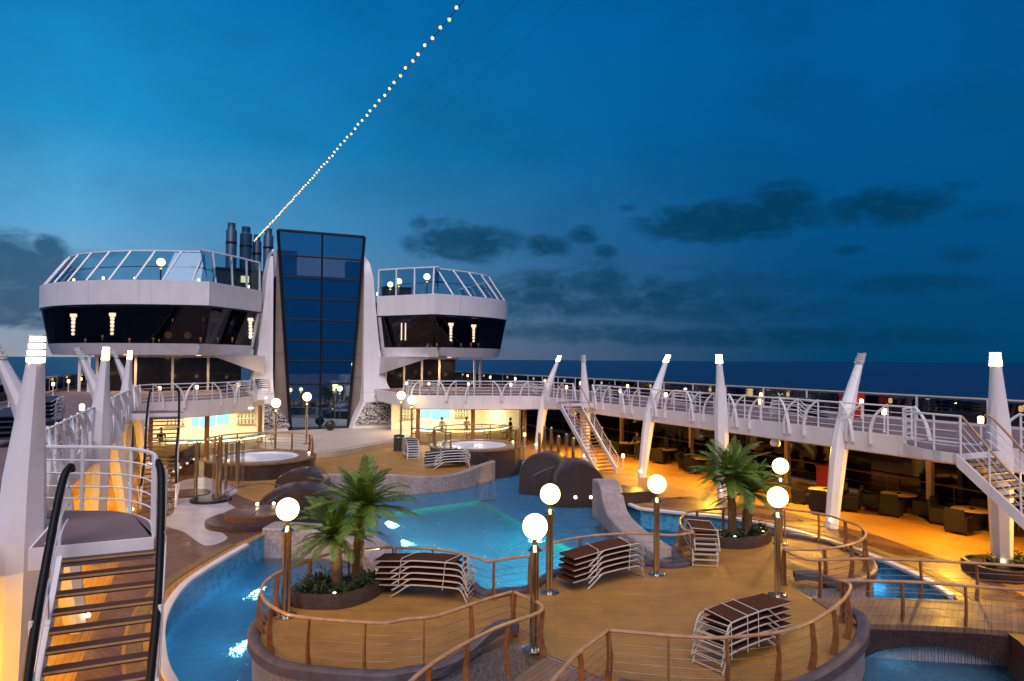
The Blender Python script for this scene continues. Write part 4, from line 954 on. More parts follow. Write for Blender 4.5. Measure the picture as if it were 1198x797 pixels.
# ------------------------------------------------------------------ bars under the balconies
def bar(label, sgn):
    t = thing('bar', label, 'bar', (9.2*sgn,50,0)); X = lambda x: (x-9.2)*sgn
    arc = lambda r,a0,a1,n,dy=0: [(X(9.2+r*math.cos(R(a0+(a1-a0)*i/n))), 1.6+dy+r*math.sin(R(a0+(a1-a0)*i/n))) for i in range(n+1)]
    A,B = arc(4.4,200,340,16),arc(3.7,200,340,16)
    m_ = MB(); m_.prism(A+B[::-1], .98, 1.05); m_.build('counter_top', M['bar_top'], t)
    A,B = arc(4.1,202,338,16),arc(3.9,202,338,16)
    m_ = MB(); m_.prism(A+B[::-1], .02, .97); m_.build('counter_front', M['bar_front'], t)
    A,B = arc(4.34,205,335,16),arc(4.28,205,335,16)
    m_ = MB(); m_.prism(A+B[::-1], .88, .96); m_.build('counter_light', M['bar_glow'], t)
    x0,x1 = sorted((X(4.9),X(12.9)))
    m_ = MB(); m_.box(x0,x1,5.0,5.15,0,3.04); m_.build('back_wall', M['bar_wall'], t)
    xe = sorted((X(12.9),X(13.05))); m_ = MB(); m_.box(xe[0],xe[1],-2.5,5.1,0,3.04); m_.build('end_wall', M['bar_wall'], t)
    for xa,xb,za,zb in ((7.4,8.2,1.35,2.55),(8.3,9.3,1.2,2.6),(9.36,9.9,1.25,2.6)):
        xs = sorted((X(xa),X(xb))); m_ = MB(); m_.box(xs[0],xs[1],4.9,4.98,za,zb); m_.build('backlit_panel', M['cyan'], t)
    for xa,xb in ((5.6,6.9),(10.3,11.6)):
        for k in range(3):
            xs = sorted((X(xa),X(xb))); m_ = MB(); m_.box(xs[0],xs[1],4.72,4.99,1.3+k*.4,1.33+k*.4); sh = m_.build('shelf', M['shelf_glow'] if k == 1 else M['bar_front'], t)
            for j in range(5):
                m_ = MB(); bx = xs[0]+.15+j*.25; m_.lathe([(.01,0),(.045,0),(.045,.18),(.018,.24),(.018,.3),(.01,.3)], (bx,4.84,1.335+k*.4), 8); m_.build('bottle', M['bar_top'] if j % 2 else M['bronze'], sh)
    C,D = (arc(5.4,215,325,14),arc(5.25,215,325,14)) if sgn > 0 else (arc(4.3,225,325,14),arc(4.15,225,325,14))
    m_ = MB(); m_.prism(C+D[::-1], 2.86, 2.93); m_.build('cove_light', M['bar_glow'], t)
    for k in range(4):
        xs = 6.2+k*1.9; m_ = MB(); m_.lathe([(.01,3.03),(.14,3.03),(.14,3.0),(.01,3.0)], (X(xs),3.0,0), 10); d = m_.build('downlight', M['bar_glow'], t)
    lamp('bar_ceiling_lamp','AREA',(X(8.8),2.2,2.98),300,(1,.88,.62),t,1.6)
    lamp('bar_ceiling_lamp','AREA',(X(11.2),1.8,2.98),160,(1,.88,.62),t,1.0)
    lamp('bar_ceiling_lamp','AREA',(X(6.2),2.0,2.98),160,(1,.88,.62),t,1.0)
    return t
bar('brightly lit bar with cyan panels under the right balcony', 1); bar('brightly lit bar with cyan panels under the left balcony', -1)
for sgn,cs in ((1,((4.75,47.15,'beside the pair of globe lamps'),(8.4,45.75,'in the middle of the right bar'),(11.9,44.5,'at the outer end of the right bar'))),(-1,((-5.6,50.2,'beside the mural left of the tower'),(-9.0,46.0,'in the middle of the left bar'),(-12.0,44.4,'at the outer end of the left bar behind the stairs')))):
    for x,y,w in cs:
        m_ = MB(); m_.lathe([(.01,0),(.2,0),(.2,.12),(.145,.14),(.145,2.95),(.01,2.95)], n=16); tag(m_.build('brown_column', M['orange_post'], None, True, (x,y,0)), 'round brown column '+w, 'column')
def stool():
    t = thing('bar_stool', '', 'bar stool')
    m_ = MB(); m_.lathe([(.01,0),(.2,0),(.2,.02),(.03,.05),(.03,.72),(.01,.72)], n=12); m_.build('pedestal', M['steel'], t, True)
    m_ = MB(); m_.lathe([(.01,.72),(.2,.72),(.22,.76),(.2,.8),(.01,.8)], n=14); m_.build('seat', M['bronze'], t, True)
    m_ = MB(); m_.tube(spline([(-.2,.02,.78),(-.17,.14,1.02),(0,.2,1.06),(.17,.14,1.02),(.2,.02,.78)],4), .025, 6); m_.build('backrest', M['bronze'], t, True)
    return t
ST = None; k = 0
for side,sgn in (('right',1),('left',-1)):
    for i,a in enumerate((212,228,244,260,278,296,312)):
        x = 9.2+5.0*math.cos(R(a)); y = 51.6+5.0*math.sin(R(a))
        w = ('first','second','third','fourth','fifth','sixth','seventh')[i]+' bar stool from the tower along the '+side+' bar counter'
        if ST is None: ST = stool(); s_ = ST; ST['label'] = w; ST['group'] = 'bar stools at the counters'
        else: s_ = dup(ST); s_['label'] = w
        s_.location = (x*sgn,y,0); s_.rotation_euler.z = R(a+90) if sgn > 0 else R(90-a)

# ------------------------------------------------------------------ loungers, stacked
def lounger(sling):
    t = thing('sun_lounger', '', 'sun lounger'); W = .36
    for s in (-1,1):
        m_ = MB(); P = spline([(-.02,s*W,.02),(.22,s*W,.17),(.46,s*W,.33),(.62,s*W,.36),(1.2,s*W,.375),(1.72,s*W,.37),(1.86,s*W,.34),(1.96,s*W,.22),(2.05,s*W,.02)],4)
        m_.tube(P, .019, 6); m_.build('side_frame', M['beige_tube'] if sling == 'sling' else M['white_tube'], t, True)
        m_ = MB(); m_.tube([(.55,s*W*.93,.345),(-.05,s*W*.93,.30),(-.5,s*W*.93,.27)], .02, 6); m_.build('backrest_arm', M['beige_tube'] if sling == 'sling' else M['white_tube'], t, True)
    for x,z in ((2.03,.06),(1.95,.22),(1.9,.32),(.22,.17)):
        m_ = MB(); m_.tube([(x,-W,z),(x,W,z)], .013, 5); m_.build('cross_bar', M['beige_tube'] if sling == 'sling' else M['white_tube'], t)
    m_ = MB(); w = W-.015
    m_.loft([[(x,-w,z-.03),(x,w,z-.03),(x,w,z+.016),(x,0,z+.010),(x,-w,z+.016)] for x,z in ((-.5,.275),(-.1,.300),(.5,.350),(.62,.368),(1.2,.384),(1.72,.378))], True, True); m_.build('sling', M[sling], t)
    return t
LG = {'sling':None,'sling_blue':None}
ORD = ['lowest','second lowest','middle','second from the top','topmost']
def stack(where, x, y, rz, n=5, sling='sling', z=0, straps=True, pitch=.155, lean=.045, names=ORD):
    for k in range(n):
        w = names[k]+' lounger of the stack '+where
        if LG[sling] is None:
            LG[sling] = lounger(sling); o = LG[sling]; o['label'] = w
        else: o = dup(LG[sling]); o['label'] = w
        for ch in list(o.children):
            if ch.name.startswith('strap'): bpy.data.objects.remove(ch)
        d = (k-(n-1)/2)*lean*.0 + random.uniform(-.035,.035)
        o.location = (x+math.cos(rz)*d, y+math.sin(rz)*d, z+k*pitch); o.rotation_euler.z = rz+random.uniform(-.025,.025); o['group'] = 'stacked sun loungers'
        if k == n-1: top = o
    if straps:
        for xs in (.75,1.15,1.72) if straps == 3 else (.35,1.55):
            m_ = MB(); zt = .41; zb = -(n-1)*pitch+.30; sk = .14
            m_.tube([(xs-sk,-.40,zb),(xs-sk*.5,-.39,zt-.05),(xs-sk*.4,-.37,zt),(xs+sk,.37,zt),(xs+sk,.39,zt-.05),(xs+sk,.40,zb)], .010, 4); m_.build('strap', M['strap'], top)
d2 = lambda a,b: math.atan2(b[1]-a[1],b[0]-a[0])
stack('beside the left palm planter', -4.72,17.92, d2((-4.72,17.92),(-3.2,16.75)), straps=True)
stack('between the two nearest globe lamps', .02,16.42, d2((.02,16.42),(2.29,16.78)))
stack('seen end-on beside the right palm planter', 5.45,18.1, d2((5.45,18.1),(4.32,16.3)))
stack('nearest the camera with white straps across it', 1.75,11.45, d2((1.75,11.45),(-.3,10.95)), straps=3)
N6 = ['lowest','second lowest','third lowest','third from the top','second from the top','topmost']
stack('end-on behind the wavy wall', 2.9,43.2, R(-97), 6, 'sling_blue', names=N6)
stack('behind the wavy wall, beside the right whirlpool', 2.75,37.5, R(-7), 5, 'sling_blue')
UP = [('on the right walkway behind the right palms',14.1,21.0,90),('on the walkway left of the right palms',14.2,28.2,90),('above the far right staircase',14.3,36.2,90),
      ('on the right balcony near the tower',6.6,48.8,180),('at the right balcony outer end',13.8,46.2,150),
      ('on the left balcony beside the fin',-5.9,53.2,60),('on the left balcony beside the first one',-7.6,50.4,50),('behind the second lit left pole',-14.6,24.0,90),('on the left walkway near the lounge',-14.9,31.0,90)]
for w,x,y,a in UP: stack(w, x, y, R(a), 5, 'sling_blue', ZF+.01, False)

# ------------------------------------------------------------------ palms and planters
def palm(label, x, y, z, h, spread, seed, lean=(0,0)):
    rnd = random.Random(seed); t = thing('palm_tree', label, 'palm', (x,y,z)); m_ = MB(); pts = []; rs = []
    for i in range(15):
        f = i/14; pts.append((lean[0]*f*f,lean[1]*f*f,h*f)); rs.append((.15-.03*f)*(1.13 if i % 2 else .95) + (.05*(f > .85)))
    m_.tube(pts, rs, 12); m_.build('trunk', M['trunk'], t, True)
    m_ = MB(); top = Vector((lean[0],lean[1],h-.03)); n = 50
    for k in range(n):
        a = 2*math.pi*(k*.381966)+rnd.uniform(-.2,.2); f = k/n; up = 1.38-1.5*f+rnd.uniform(-.2,.2); L = spread*(.72+.42*rnd.random())*(1 if f > .18 else .85)
        p = top.copy(); ds = L/12; dirn = Vector((math.cos(a)*math.cos(up),math.sin(a)*math.cos(up),math.sin(up))); droop = .045+.05*rnd.random()
        pts = [p.copy()]; sd = Vector((-math.sin(a),math.cos(a),0))
        for i in range(12):
            p = p+dirn*ds; dirn = (dirn+Vector((0,0,-droop*(.5+i/9)))).normalized(); pts.append(p.copy())
        m_.tube(pts, [.020-.0013*i for i in range(13)], 4)
        for i in range(2,25):
            u = i/2; i0 = min(int(u),11); q0 = pts[i0].lerp(pts[i0+1], u-i0); tg = (pts[i0+1]-pts[i0]).normalized()
            ll = L*.24*math.sin(math.pi*min(1,(i/25)*.82+.16))**.7*rnd.uniform(.85,1.1)
            for s in (-1,1):
                dr = (tg*.78+sd*s*.72+Vector((0,0,.16-.05*(i/24)+rnd.uniform(-.12,.12)))).normalized(); w = .023
                e1 = q0+dr*ll*.55+Vector((0,0,-.01)); e2 = q0+dr*ll+Vector((0,0,-.07*ll/.4)); wv = tg*w
                m_.add([q0-wv*.6,q0+wv*.6,e1+wv,e2,e1-wv],[(0,1,2,3,4)])
    m_.build('crown', M['leaf'], t)
    m_ = MB()
    for k in range(9):
        a = rnd.uniform(0,6.28); L = rnd.uniform(.35,.6); b = top+Vector((math.cos(a)*.1,math.sin(a)*.1,-.05)); e = b+Vector((math.cos(a)*L*.55,math.sin(a)*L*.55,-L*.6)); sd = Vector((-math.sin(a),math.cos(a),0))*.05
        m_.add([b-sd*.4,b+sd*.4,(b+e)/2+sd+Vector((0,0,.06)),e,(b+e)/2-sd+Vector((0,0,.06))],[(0,1,2,3,4)])
    m_.build('dry_fronds', M['dry_leaf'], t); return t
def planter(label, poly, seed, nshrub, h=.36):
    P = spline(poly,5,True); cx = sum(p[0] for p in poly)/len(poly); cy = sum(p[1] for p in poly)/len(poly)
    t = thing('planter', label, 'planter', (cx,cy,0)); q_ = [(x-cx,y-cy) for x,y in P]
    secs = []
    for d,z in ((0,.006),(-.02,h*.6),(0,h),(.12,h),(.14,h-.1)):
        secs.append([(x,y,z) for x,y in inset(q_,d)])
    m_ = MB(); m_.loft(secs); m_.build('kerb_wall', M['planter'], t, True)
    m_ = MB(); m_.prism(inset(q_,.13), h-.14, h-.08); m_.build('soil', M['soil'], t)
    return cx,cy,P
def shrub(label, x, y, z, r, seed, spiky):
    rnd = random.Random(seed); m_ = MB()
    for k in range(26 if spiky else 60):
        a = rnd.uniform(0,6.28); up = rnd.uniform(.35,1.4); L = r*rnd.uniform(.7,1.2); o = Vector((rnd.uniform(-.5,.5)*r*.5,rnd.uniform(-.5,.5)*r*.5,0))
        dr = Vector((math.cos(a)*math.cos(up),math.sin(a)*math.cos(up),math.sin(up))); sd = Vector((-math.sin(a),math.cos(a),0))*(.035 if spiky else .028)
        b = o+dr*L*.6; e = o+dr*L*.95+Vector((0,0,-.18*L)); m_.add([o-sd*.5,o+sd*.5,b+sd,e,b-sd],[(0,1,2,3,4)])
        if not spiky:
            for j in range(3):
                c = o+dr*L*rnd.uniform(.3,1); v = Vector((rnd.uniform(-1,1),rnd.uniform(-1,1),rnd.uniform(-.3,.6)))*.09; m_.add([c,c+v+sd,c+v*1.9,c+v-sd],[(0,1,2,3)])
    return tag(m_.build('shrub', M['leaf_dark'], None, False, (x,y,z)), label, 'shrub')
planter('dark kidney shaped planter under the left pair of palms', [(-7.25,18.6),(-7.35,17.85),(-6.4,17.3),(-5.6,17.55),(-5.0,18.2),(-4.85,18.75),(-5.6,18.8),(-6.5,18.75)], 1, 9)
planter('dark kidney shaped planter under the right pair of palms', [(6.25,18.2),(6.3,17.75),(6.95,17.4),(7.8,17.5),(8.6,17.95),(8.55,18.4),(7.5,18.7),(6.6,18.65)], 2, 7)
def uplight(label, x, y, z, aim, p=16, col=(1,.78,.35)):
    t = thing('planter_spotlight', label, 'spotlight', (x,y,z))
    m_ = MB(); m_.lathe([(.01,0),(.05,0),(.05,.1),(.01,.1)], n=10); m_.build('housing', M['black_frame'], t)
    m_ = MB(); m_.lathe([(.01,.104),(.042,.104)], n=10); m_.build('lens', M['footlight'], t)
    lamp('spot_beam','SPOT',(0,0,.13),p,col,t,.04,aim,95)
palm('left one of the left pair of palms, short with a bright green fan', -6.25,18.25,.26,1.35,1.32,3,(-.05,-.05))
palm('taller right one of the left pair of palms', -5.68,18.45,.26,2.0,1.5,4,(.12,0))
palm('left one of the right pair of palms, slim ringed trunk lit from below', 7.15,18.3,.26,2.0,1.55,5,(-.1,0))
palm('right one of the right pair of palms, shorter and thicker', 7.62,18.15,.26,1.45,1.4,6,(.1,-.05))
SH = [(-7.0,18.1,.45,0,'low bushy shrub at the left end of the left planter'),(-6.75,17.75,.5,1,'spiky shrub at the front left of the left planter'),(-6.2,17.65,.45,1,'spiky shrub lit by a spotlight in the front of the left planter'),(-5.7,17.9,.42,0,'bushy shrub in the front of the left planter between the trunks'),(-5.25,18.35,.5,1,'spiky bright shrub at the right end of the left planter'),(-6.6,18.45,.5,0,'bushy shrub behind the left palm trunk'),
      (6.55,18.0,.42,1,'pale spiky shrub at the left end of the right planter'),(7.0,17.75,.36,0,'low bushy shrub in front of the ringed right trunk'),(7.7,17.8,.4,0,'low bushy shrub in front of the thicker right trunk'),(8.1,18.0,.46,1,'spiky lit shrub right of the right palm trunks'),(8.4,18.25,.4,0,'low bushy shrub at the right end of the right planter')]
for i,(x,y,r,sp,w) in enumerate(SH): shrub(w, x, y, .24, r, 20+i, sp)
uplight('small spotlight among the shrubs of the left planter, at the front', -6.45,17.5,.26,(.0,.35,1),70)
uplight('small spotlight at the right end of the left planter', -5.05,18.3,.26,(-.3,.1,1),60)
uplight('small spotlight at the left end of the right planter', 6.75,17.75,.26,(.25,.3,1),70)
uplight('small spotlight right of the trunks in the right planter', 8.15,17.9,.26,(-.35,.2,1),60)
planter('boxy planter at the foot of the near right pole', [(11.0,12.0),(12.9,11.1),(13.3,12.6),(11.7,13.4)], 5, 4, .32)
for i,(x,y) in enumerate(((11.7,12.5),(12.3,12.1),(12.7,12.3),(12.0,11.9))): shrub(('first','second','third','fourth')[i]+' dark shrub from the left in the planter by the near right pole', x, y, .2, .36, 50+i, False)

# ------------------------------------------------------------------ wicker tables and chairs on the right deck
def table():
    t = thing('round_table', '', 'table')
    m_ = MB(); m_.lathe([(.01,.72),(.66,.72),(.68,.735),(.66,.75),(.01,.75)], n=28); m_.build('tabletop', M['table_top'], t, True)
    m_ = MB(); m_.lathe([(.3,0),(.28,.35),(.36,.71)], n=16); m_.build('woven_base', M['wicker'], t, True)
    m_ = MB(); m_.lathe([(.01,.752),(.09,.752),(.1,.79),(.07,.80),(.01,.77)], n=12); m_.build('ashtray', M['black_frame'], t, True)
    return t
def chair():
    t = thing('wicker_chair', '', 'chair')
    m_ = MB(); m_.box(-.31,.31,-.3,.28,.12,.42); m_.build('seat', M['wicker'], t)
    m_ = MB(); m_.loft([[(-.33,-.36,.1),(.33,-.36,.1),(.33,-.28,.1),(-.33,-.28,.1)],[(-.34,-.40,.6),(.34,-.40,.6),(.34,-.31,.6),(-.34,-.31,.6)],[(-.31,-.45,.92),(.31,-.45,.92),(.31,-.37,.92),(-.31,-.37,.92)]], True, True); m_.build('backrest', M['wicker'], t)
    for s in (-1,1):
        m_ = MB(); m_.box(*sorted((s*.31,s*.38)),-.34,.26,.1,.64); m_.build('armrest', M['wicker'], t)
        for y in (-.3,.22):
            m_ = MB(); m_.tube([(s*.31,y,0),(s*.31,y,.12)], .022, 5); m_.build('leg', M['wicker'], t)
    return t
TB = CH = None
TS = [(16.7,16.1,'nearest the camera below the near right staircase'),(16.95,19.2,'right of the unlit leaning pole'),(14.9,21.1,'behind the unlit leaning pole, beside the red box'),(15.6,27.3,'hidden half behind the right palms'),(16.4,30.6,'between the right palms and the leaning lit pole'),(16.9,34.6,'left of the lit leaning pole'),(16.6,38.2,'farthest, behind the far right staircase'),
      (16.2,43.6,'under the balcony beside the right bar')]
SIDE = ('left','near','right','far')
for i,(x,y,w) in enumerate(TS):
    if TB is None: TB = table(); o = TB
    else: o = dup(TB)
    o.location = (x,y,0); o['label'] = 'round table '+w; o['group'] = 'tables on the right deck'
    for j in range(4):
        a = R(200+90*j+random.uniform(-12,12)); r = .98
        if CH is None: CH = chair(); c = CH
        else: c = dup(CH)
        c.location = (x+r*math.cos(a), y+r*math.sin(a), 0); c.rotation_euler.z = a+R(90); c['label'] = SIDE[j]+' wicker chair of the table '+w; c['group'] = 'wicker chairs on the right deck'
for x,y,z,w,h in ((18.0,23.6,0,'red box on the deck beside the third wicker table',1.25),(18.4,22.6,ZF,'red box standing on the right walkway near the unlit pole',1.1)):
    t = thing('red_box', w, 'box', (x,y,z)); m_ = MB(); m_.box(-.4,.4,-.35,.35,.02,h-.1); m_.build('body', M['red'], t)
    m_ = MB(); m_.box(-.43,.43,-.38,.38,h-.09,h); m_.build('lid', M['red'], t); m_ = MB(); m_.box(-.1,.1,-.38,-.355,h*.5,h*.5+.06); m_.build('latch', M['steel'], t)

# lower deck side: kerb, rail, posts, black panes added for the dark openings
for sgn,side in ((1,'right'),(-1,'left')):
    t = thing('rail_and_dark_fill', 'rail with black panes added for dark openings, outer edge of the '+side+' lower deck', 'screen', (18.9*sgn,0,0))
    m_ = MB(); m_.box(-.12,.12,-8,105,.006,.16); m_.build('kerb', M['grey_white'], t)
    m_ = MB(); m_.tube([(-.25*sgn,-8,1.1),(-.25*sgn,105,1.1)], .035, 6); m_.build('rail', M['bronze'], t, True)
    m_ = MB(); m_.tube([(-.25*sgn,-8,.62),(-.25*sgn,105,.62)], .012, 4); m_.build('wire', M['wire'], t)
    for i,y in enumerate(range(3,90,3)):
        m_ = MB(); m_.tube([(-.25*sgn,y,.16),(-.25*sgn,y,1.1)], .026, 5); m_.build('post', M['bronze'], t)
    for i,y in enumerate(range(0,100,6)):
        m_ = MB(); m_.box(.2*sgn-.02,.2*sgn+.02,y+.1,y+5.9,.16,3.04); m_.build('dark_fill_pane', M['lower_glass'], t)  # black pane added where the side is open to the dark sea
        m_ = MB(); m_.box(.2*sgn-.06,.2*sgn+.06,y-.1,y+.1,.16,3.04); m_.build('mullion', M['black_frame'], t)
OR = ('first','second','third','fourth','fifth','sixth','seventh','eighth','ninth','tenth','eleventh','twelfth','thirteenth','fourteenth','fifteenth','sixteenth')
for sgn,side in ((1,'right'),(-1,'left')):
    for i,y in enumerate((11.5,18.5,26,33.5,41)):
        m_ = MB(); m_.box(-.11,.11,-.11,.11,.006,3.05); m_.box(-.16,.16,-.16,.16,.008,.1); tag(m_.build('cream_post', M['yellow_post'], None, False, (17.9*sgn,y,0)), OR[i]+' square cream post from the camera under the '+side+' walkway', 'post', 'cream posts under the walkways')
def floodlight(label, x, y, sgn, p, col):
    t = thing('deck_floodlight', label, 'floodlight', (x,y,3.05))
    m_ = MB(); m_.box(-.05,.05,-.05,.05,-.16,0); m_.build('bracket', M['white'], t)
    m_ = MB(); m_.loft([[(-.2,-.2,-.16),(.2,-.2,-.16),(.2,.2,-.16),(-.2,.2,-.16)],[(-.26,-.24,-.34),(.26,-.24,-.34),(.26,.24,-.34),(-.26,.24,-.34)]], True, True); m_.build('housing', M['white'], t)
    m_ = MB(); m_.quad((-.22,-.2,-.345),(.22,-.2,-.345),(.22,.2,-.345),(-.22,.2,-.345)); m_.build('lens', M['flood'], t)
    lamp('flood_beam','AREA',(0,0,-.37),p,col,t,.4,(-.5*sgn,0,-1))
M['flood'] = emis('flood_lens', (1,.6,.2), 3)
OC = (1,.50,.05)
for sgn,side in ((1,'right'),(-1,'left')):
    for i,y in enumerate((5.5,10.5,15.5,21.5,27.5,33.5,39.5)):
        floodlight(OR[i]+' floodlight from the camera under the '+side+' walkway', 14.2*sgn, y, sgn, 480 if sgn > 0 else 330, OC)

for i,(y,w) in enumerate(((13.4,'below the round landing of the near right staircase'),(21.8,'under the right walkway beside the right bridge lamp globe'),(30.6,'under the right walkway beside the lit leaning pole'),(39.0,'under the right walkway by the far staircase'))):
    t = thing('dome_speaker', 'white dome speaker hanging '+w, 'speaker', (12.75,y,3.05))
    m_ = MB(); m_.tube([(0,0,0),(0,0,-.14)], .03, 8); m_.build('stem', M['white_tube'], t)
    m_ = MB(); m_.lathe([(.01,-.1),(.13,-.12),(.2,-.24),(.21,-.36),(.15,-.44),(.01,-.46)], n=16); m_.build('housing', M['white_tube'], t, True)
# ------------------------------------------------------------------ small warm lamps
BL = None
def bollard(label, x, y, z, h=.75, group=None):
    global BL
    if BL is None:
        BL = thing('bollard_lamp', label, 'lamp')
        m_ = MB(); m_.lathe([(.01,0),(.07,0),(.07,.02),(.035,.04),(.035,.62),(.06,.64),(.01,.64)], n=10); m_.build('stem', M['white_tube'], BL, True)
        m_ = MB(); m_.lathe([(.01,.64),(.075,.65),(.085,.72),(.085,.84),(.06,.87),(.01,.88)], n=12); m_.build('bulb', M['bulb'], BL, True)
        o = BL
    else: o = dup(BL)
    o.location = (x,y,z); o['label'] = label; o['group'] = group or 'small warm deck lamps'
    return o
IN_R = [(13.2,9.5),(13.1,13.6),(13.4,17.2),(13.5,23.4),(13.3,30.0),(13.4,34.5),(13.1,40.5),(11.3,45.6),(8.6,47.2),(6.0,48.6),(4.8,50.4)]
for i,(x,y) in enumerate(IN_R): bollard(OR[i]+' low lamp from the camera along the inner rail of the right walkway', x, y, ZF+.01)
IN_L = [(-13.3,9.8),(-13.2,15.5),(-13.4,21.5),(-13.4,29.0),(-12.9,40.5),(-11.6,45.2),(-9.6,46.6),(-7.0,50.2)]
for i,(x,y) in enumerate(IN_L): bollard(OR[i]+' low lamp from the camera along the inner rail of the left walkway', x, y, ZF+.01)
for i,y in enumerate((17,22,28,34.5,41,48,54,60,66,73,80,88)): bollard(OR[i]+' low lamp from the camera along the outer rail of the right walkway', 18.3, y+.7*math.sin(y), ZF+.01)
for i,y in enumerate((19,25,31,37,43,49,55,61,67,74,82,90)): bollard(OR[i]+' low lamp from the camera along the outer rail of the left walkway', -18.3, y+.7*math.sin(y), ZF+.01)
bollard('low lamp on the lower deck beside the foot of the far right staircase', 12.6,33.0,.005); bollard('low lamp on the lower deck under the landing of the near left staircase', -12.6,14.6,.005)
bollard('low lamp at the corner of the right whirlpool', 8.7,37.9,.87)
for pod_,xs,side in ((podL,((-18.2,60),(-16.0,57.4),(-13.9,56.6),(-9.6,55.6),(-5.9,58.6)),'left'),(podR,((4.95,59.6),(9.4,57.2),(12.3,58.4),(14.2,61)),'right')):
    for i,(x,y) in enumerate(xs): bollard(OR[i]+' low lamp from the left on the roof of the '+side+' lounge', x, y+.9, 11.27)
def wall_spot(label, x, y, z, aim, p, col=(1,.72,.42)):
    t = thing('wall_spotlight', label, 'spotlight', (x,y,z)); m_ = MB(); m_.sphere((0,0,0), .10, 10); m_.build('bulb', M['bulb'], t, True)
    lamp('spot_beam','SPOT',(0,-.14,.05),p,col,t,.08,aim,110)
wall_spot('small spotlight on the foot of the left fin, its left one', -6.0,56.2,3.3,(.1,.55,1),130); wall_spot('small spotlight on the foot of the left fin, its right one', -4.6,57.2,3.1,(.0,.5,1),90)
wall_spot('small spotlight on the foot of the right fin', 4.5,56.6,3.3,(.05,.55,1),130)
for i,(x,y,sgn) in enumerate(((-9.5,58.2,-1),(-14.5,59.2,-1),(8.4,58.6,1),(11.5,59.6,1))):
    t = thing('soffit_lamp', ('inner','outer')[i % 2]+' warm lamp in the soffit below the '+('left' if sgn < 0 else 'right')+' lounge', 'lamp', (x,y,6.4)); m_ = MB(); m_.lathe([(.01,-.02),(.18,-.02),(.18,.015)], n=14); m_.build('lens', M['flood'], t)
    lamp('soffit_beam','AREA',(0,0,-.05),130,(1,.68,.36),t,.35,(0,-.2,-1))

# string of bulbs rising from the funnels to a mast behind the viewer, and two stay cables
A = Vector((-4.80,70,17.51)); B = Vector((-3.16,18,16.27)); D = (B-A)
t = thing('string_lights', 'long string of small warm bulbs climbing from the funnels across the sky', 'string lights', A)
NB = 78; m_ = MB(); P = []
for i in range(0,96): 
    f = i/NB; P.append(D*f+Vector((random.uniform(-.03,.03),0,-.28*math.sin(math.pi*min(f,1.2)/1.2)+random.uniform(-.03,.03))))
m_.tube([tuple(p) for p in P[::5]], .012, 4); m_.build('cable', M['cable'], t)
m_ = MB(); m_.sphere((0,0,0), .052, 8); b0 = m_.build('bulb', M['bulb_small'], t, True); b0.location = P[0]
for p in P[1:]:
    b = b0.copy(); COL.objects.link(b); b.parent = t; b.location = p
for i,(dx,w) in enumerate(((.9,'upper thin dark stay cable running parallel to the string of bulbs'),(1.9,'lower thin dark stay cable running parallel to the string of bulbs'))):
    m_ = MB(); m_.tube([A+Vector((dx*1.4,0,-.3)), A+D*1.3+Vector((dx*1.1,0,-.5))], .0045, 4); tag(m_.build('stay_cable', M['cable']), w, 'cable')

# lights under the water
for i,(x,y) in enumerate(((-2.05,29.5),(-2.35,26.2),(.5,18.95),(3.0,24.6),(3.05,21.6),(1.6,19.7),(-.9,19.3),(-2.3,23.4))):
    m_ = MB(); m_.sphere((0,0,0), .07, 10); o = tag(m_.build('underwater_lamp', M['lens'], None, True, (x,y,-1.35)), ('underwater lamp on the left pool wall, the farthest','underwater lamp on the left pool wall, second from the far end','underwater lamp in the middle of the near pool wall','underwater lamp in the middle of the right pool wall','underwater lamp on the right pool wall, the nearest','underwater lamp on the near pool wall, right one','underwater lamp on the near pool wall, left one','underwater lamp on the left pool wall, the nearest')[i], 'lamp')
    dx,dy = .5-x, 25.5-y; l = math.hypot(dx,dy)
    lamp('underwater_beam','AREA',(dx/l*.12,dy/l*.12,.1),(22 if i < 2 else 70),(.42,1,.88),o,.26,(dx,dy,.25*l))
for i,(x,y) in enumerate(((-8.3,18.6),(-8.75,15.3),(-7.6,22.6),(-6.2,12.2),(9.9,14.9),(6.0,11.4))):
    m_ = MB(); m_.lathe([(.01,0),(.06,0),(.06,.03),(.01,.04)], n=12); o = tag(m_.build('channel_lamp', M['lens'], None, False, (x,y,-1.48)), ('underwater lamp in the left channel beside the white edge','underwater lamp in the left channel beside the island wall','underwater lamp at the far end of the left channel','underwater lamp in the channel near the front bridge','underwater lamp in the right channel behind the bridge','underwater lamp beneath the right bridge')[i], 'lamp')
    lamp('underwater_beam','AREA',(-.1,0,.15),26,(.55,.88,1),o,.4,((-1,.3,.35) if x < 0 else (.5,1,.35)))

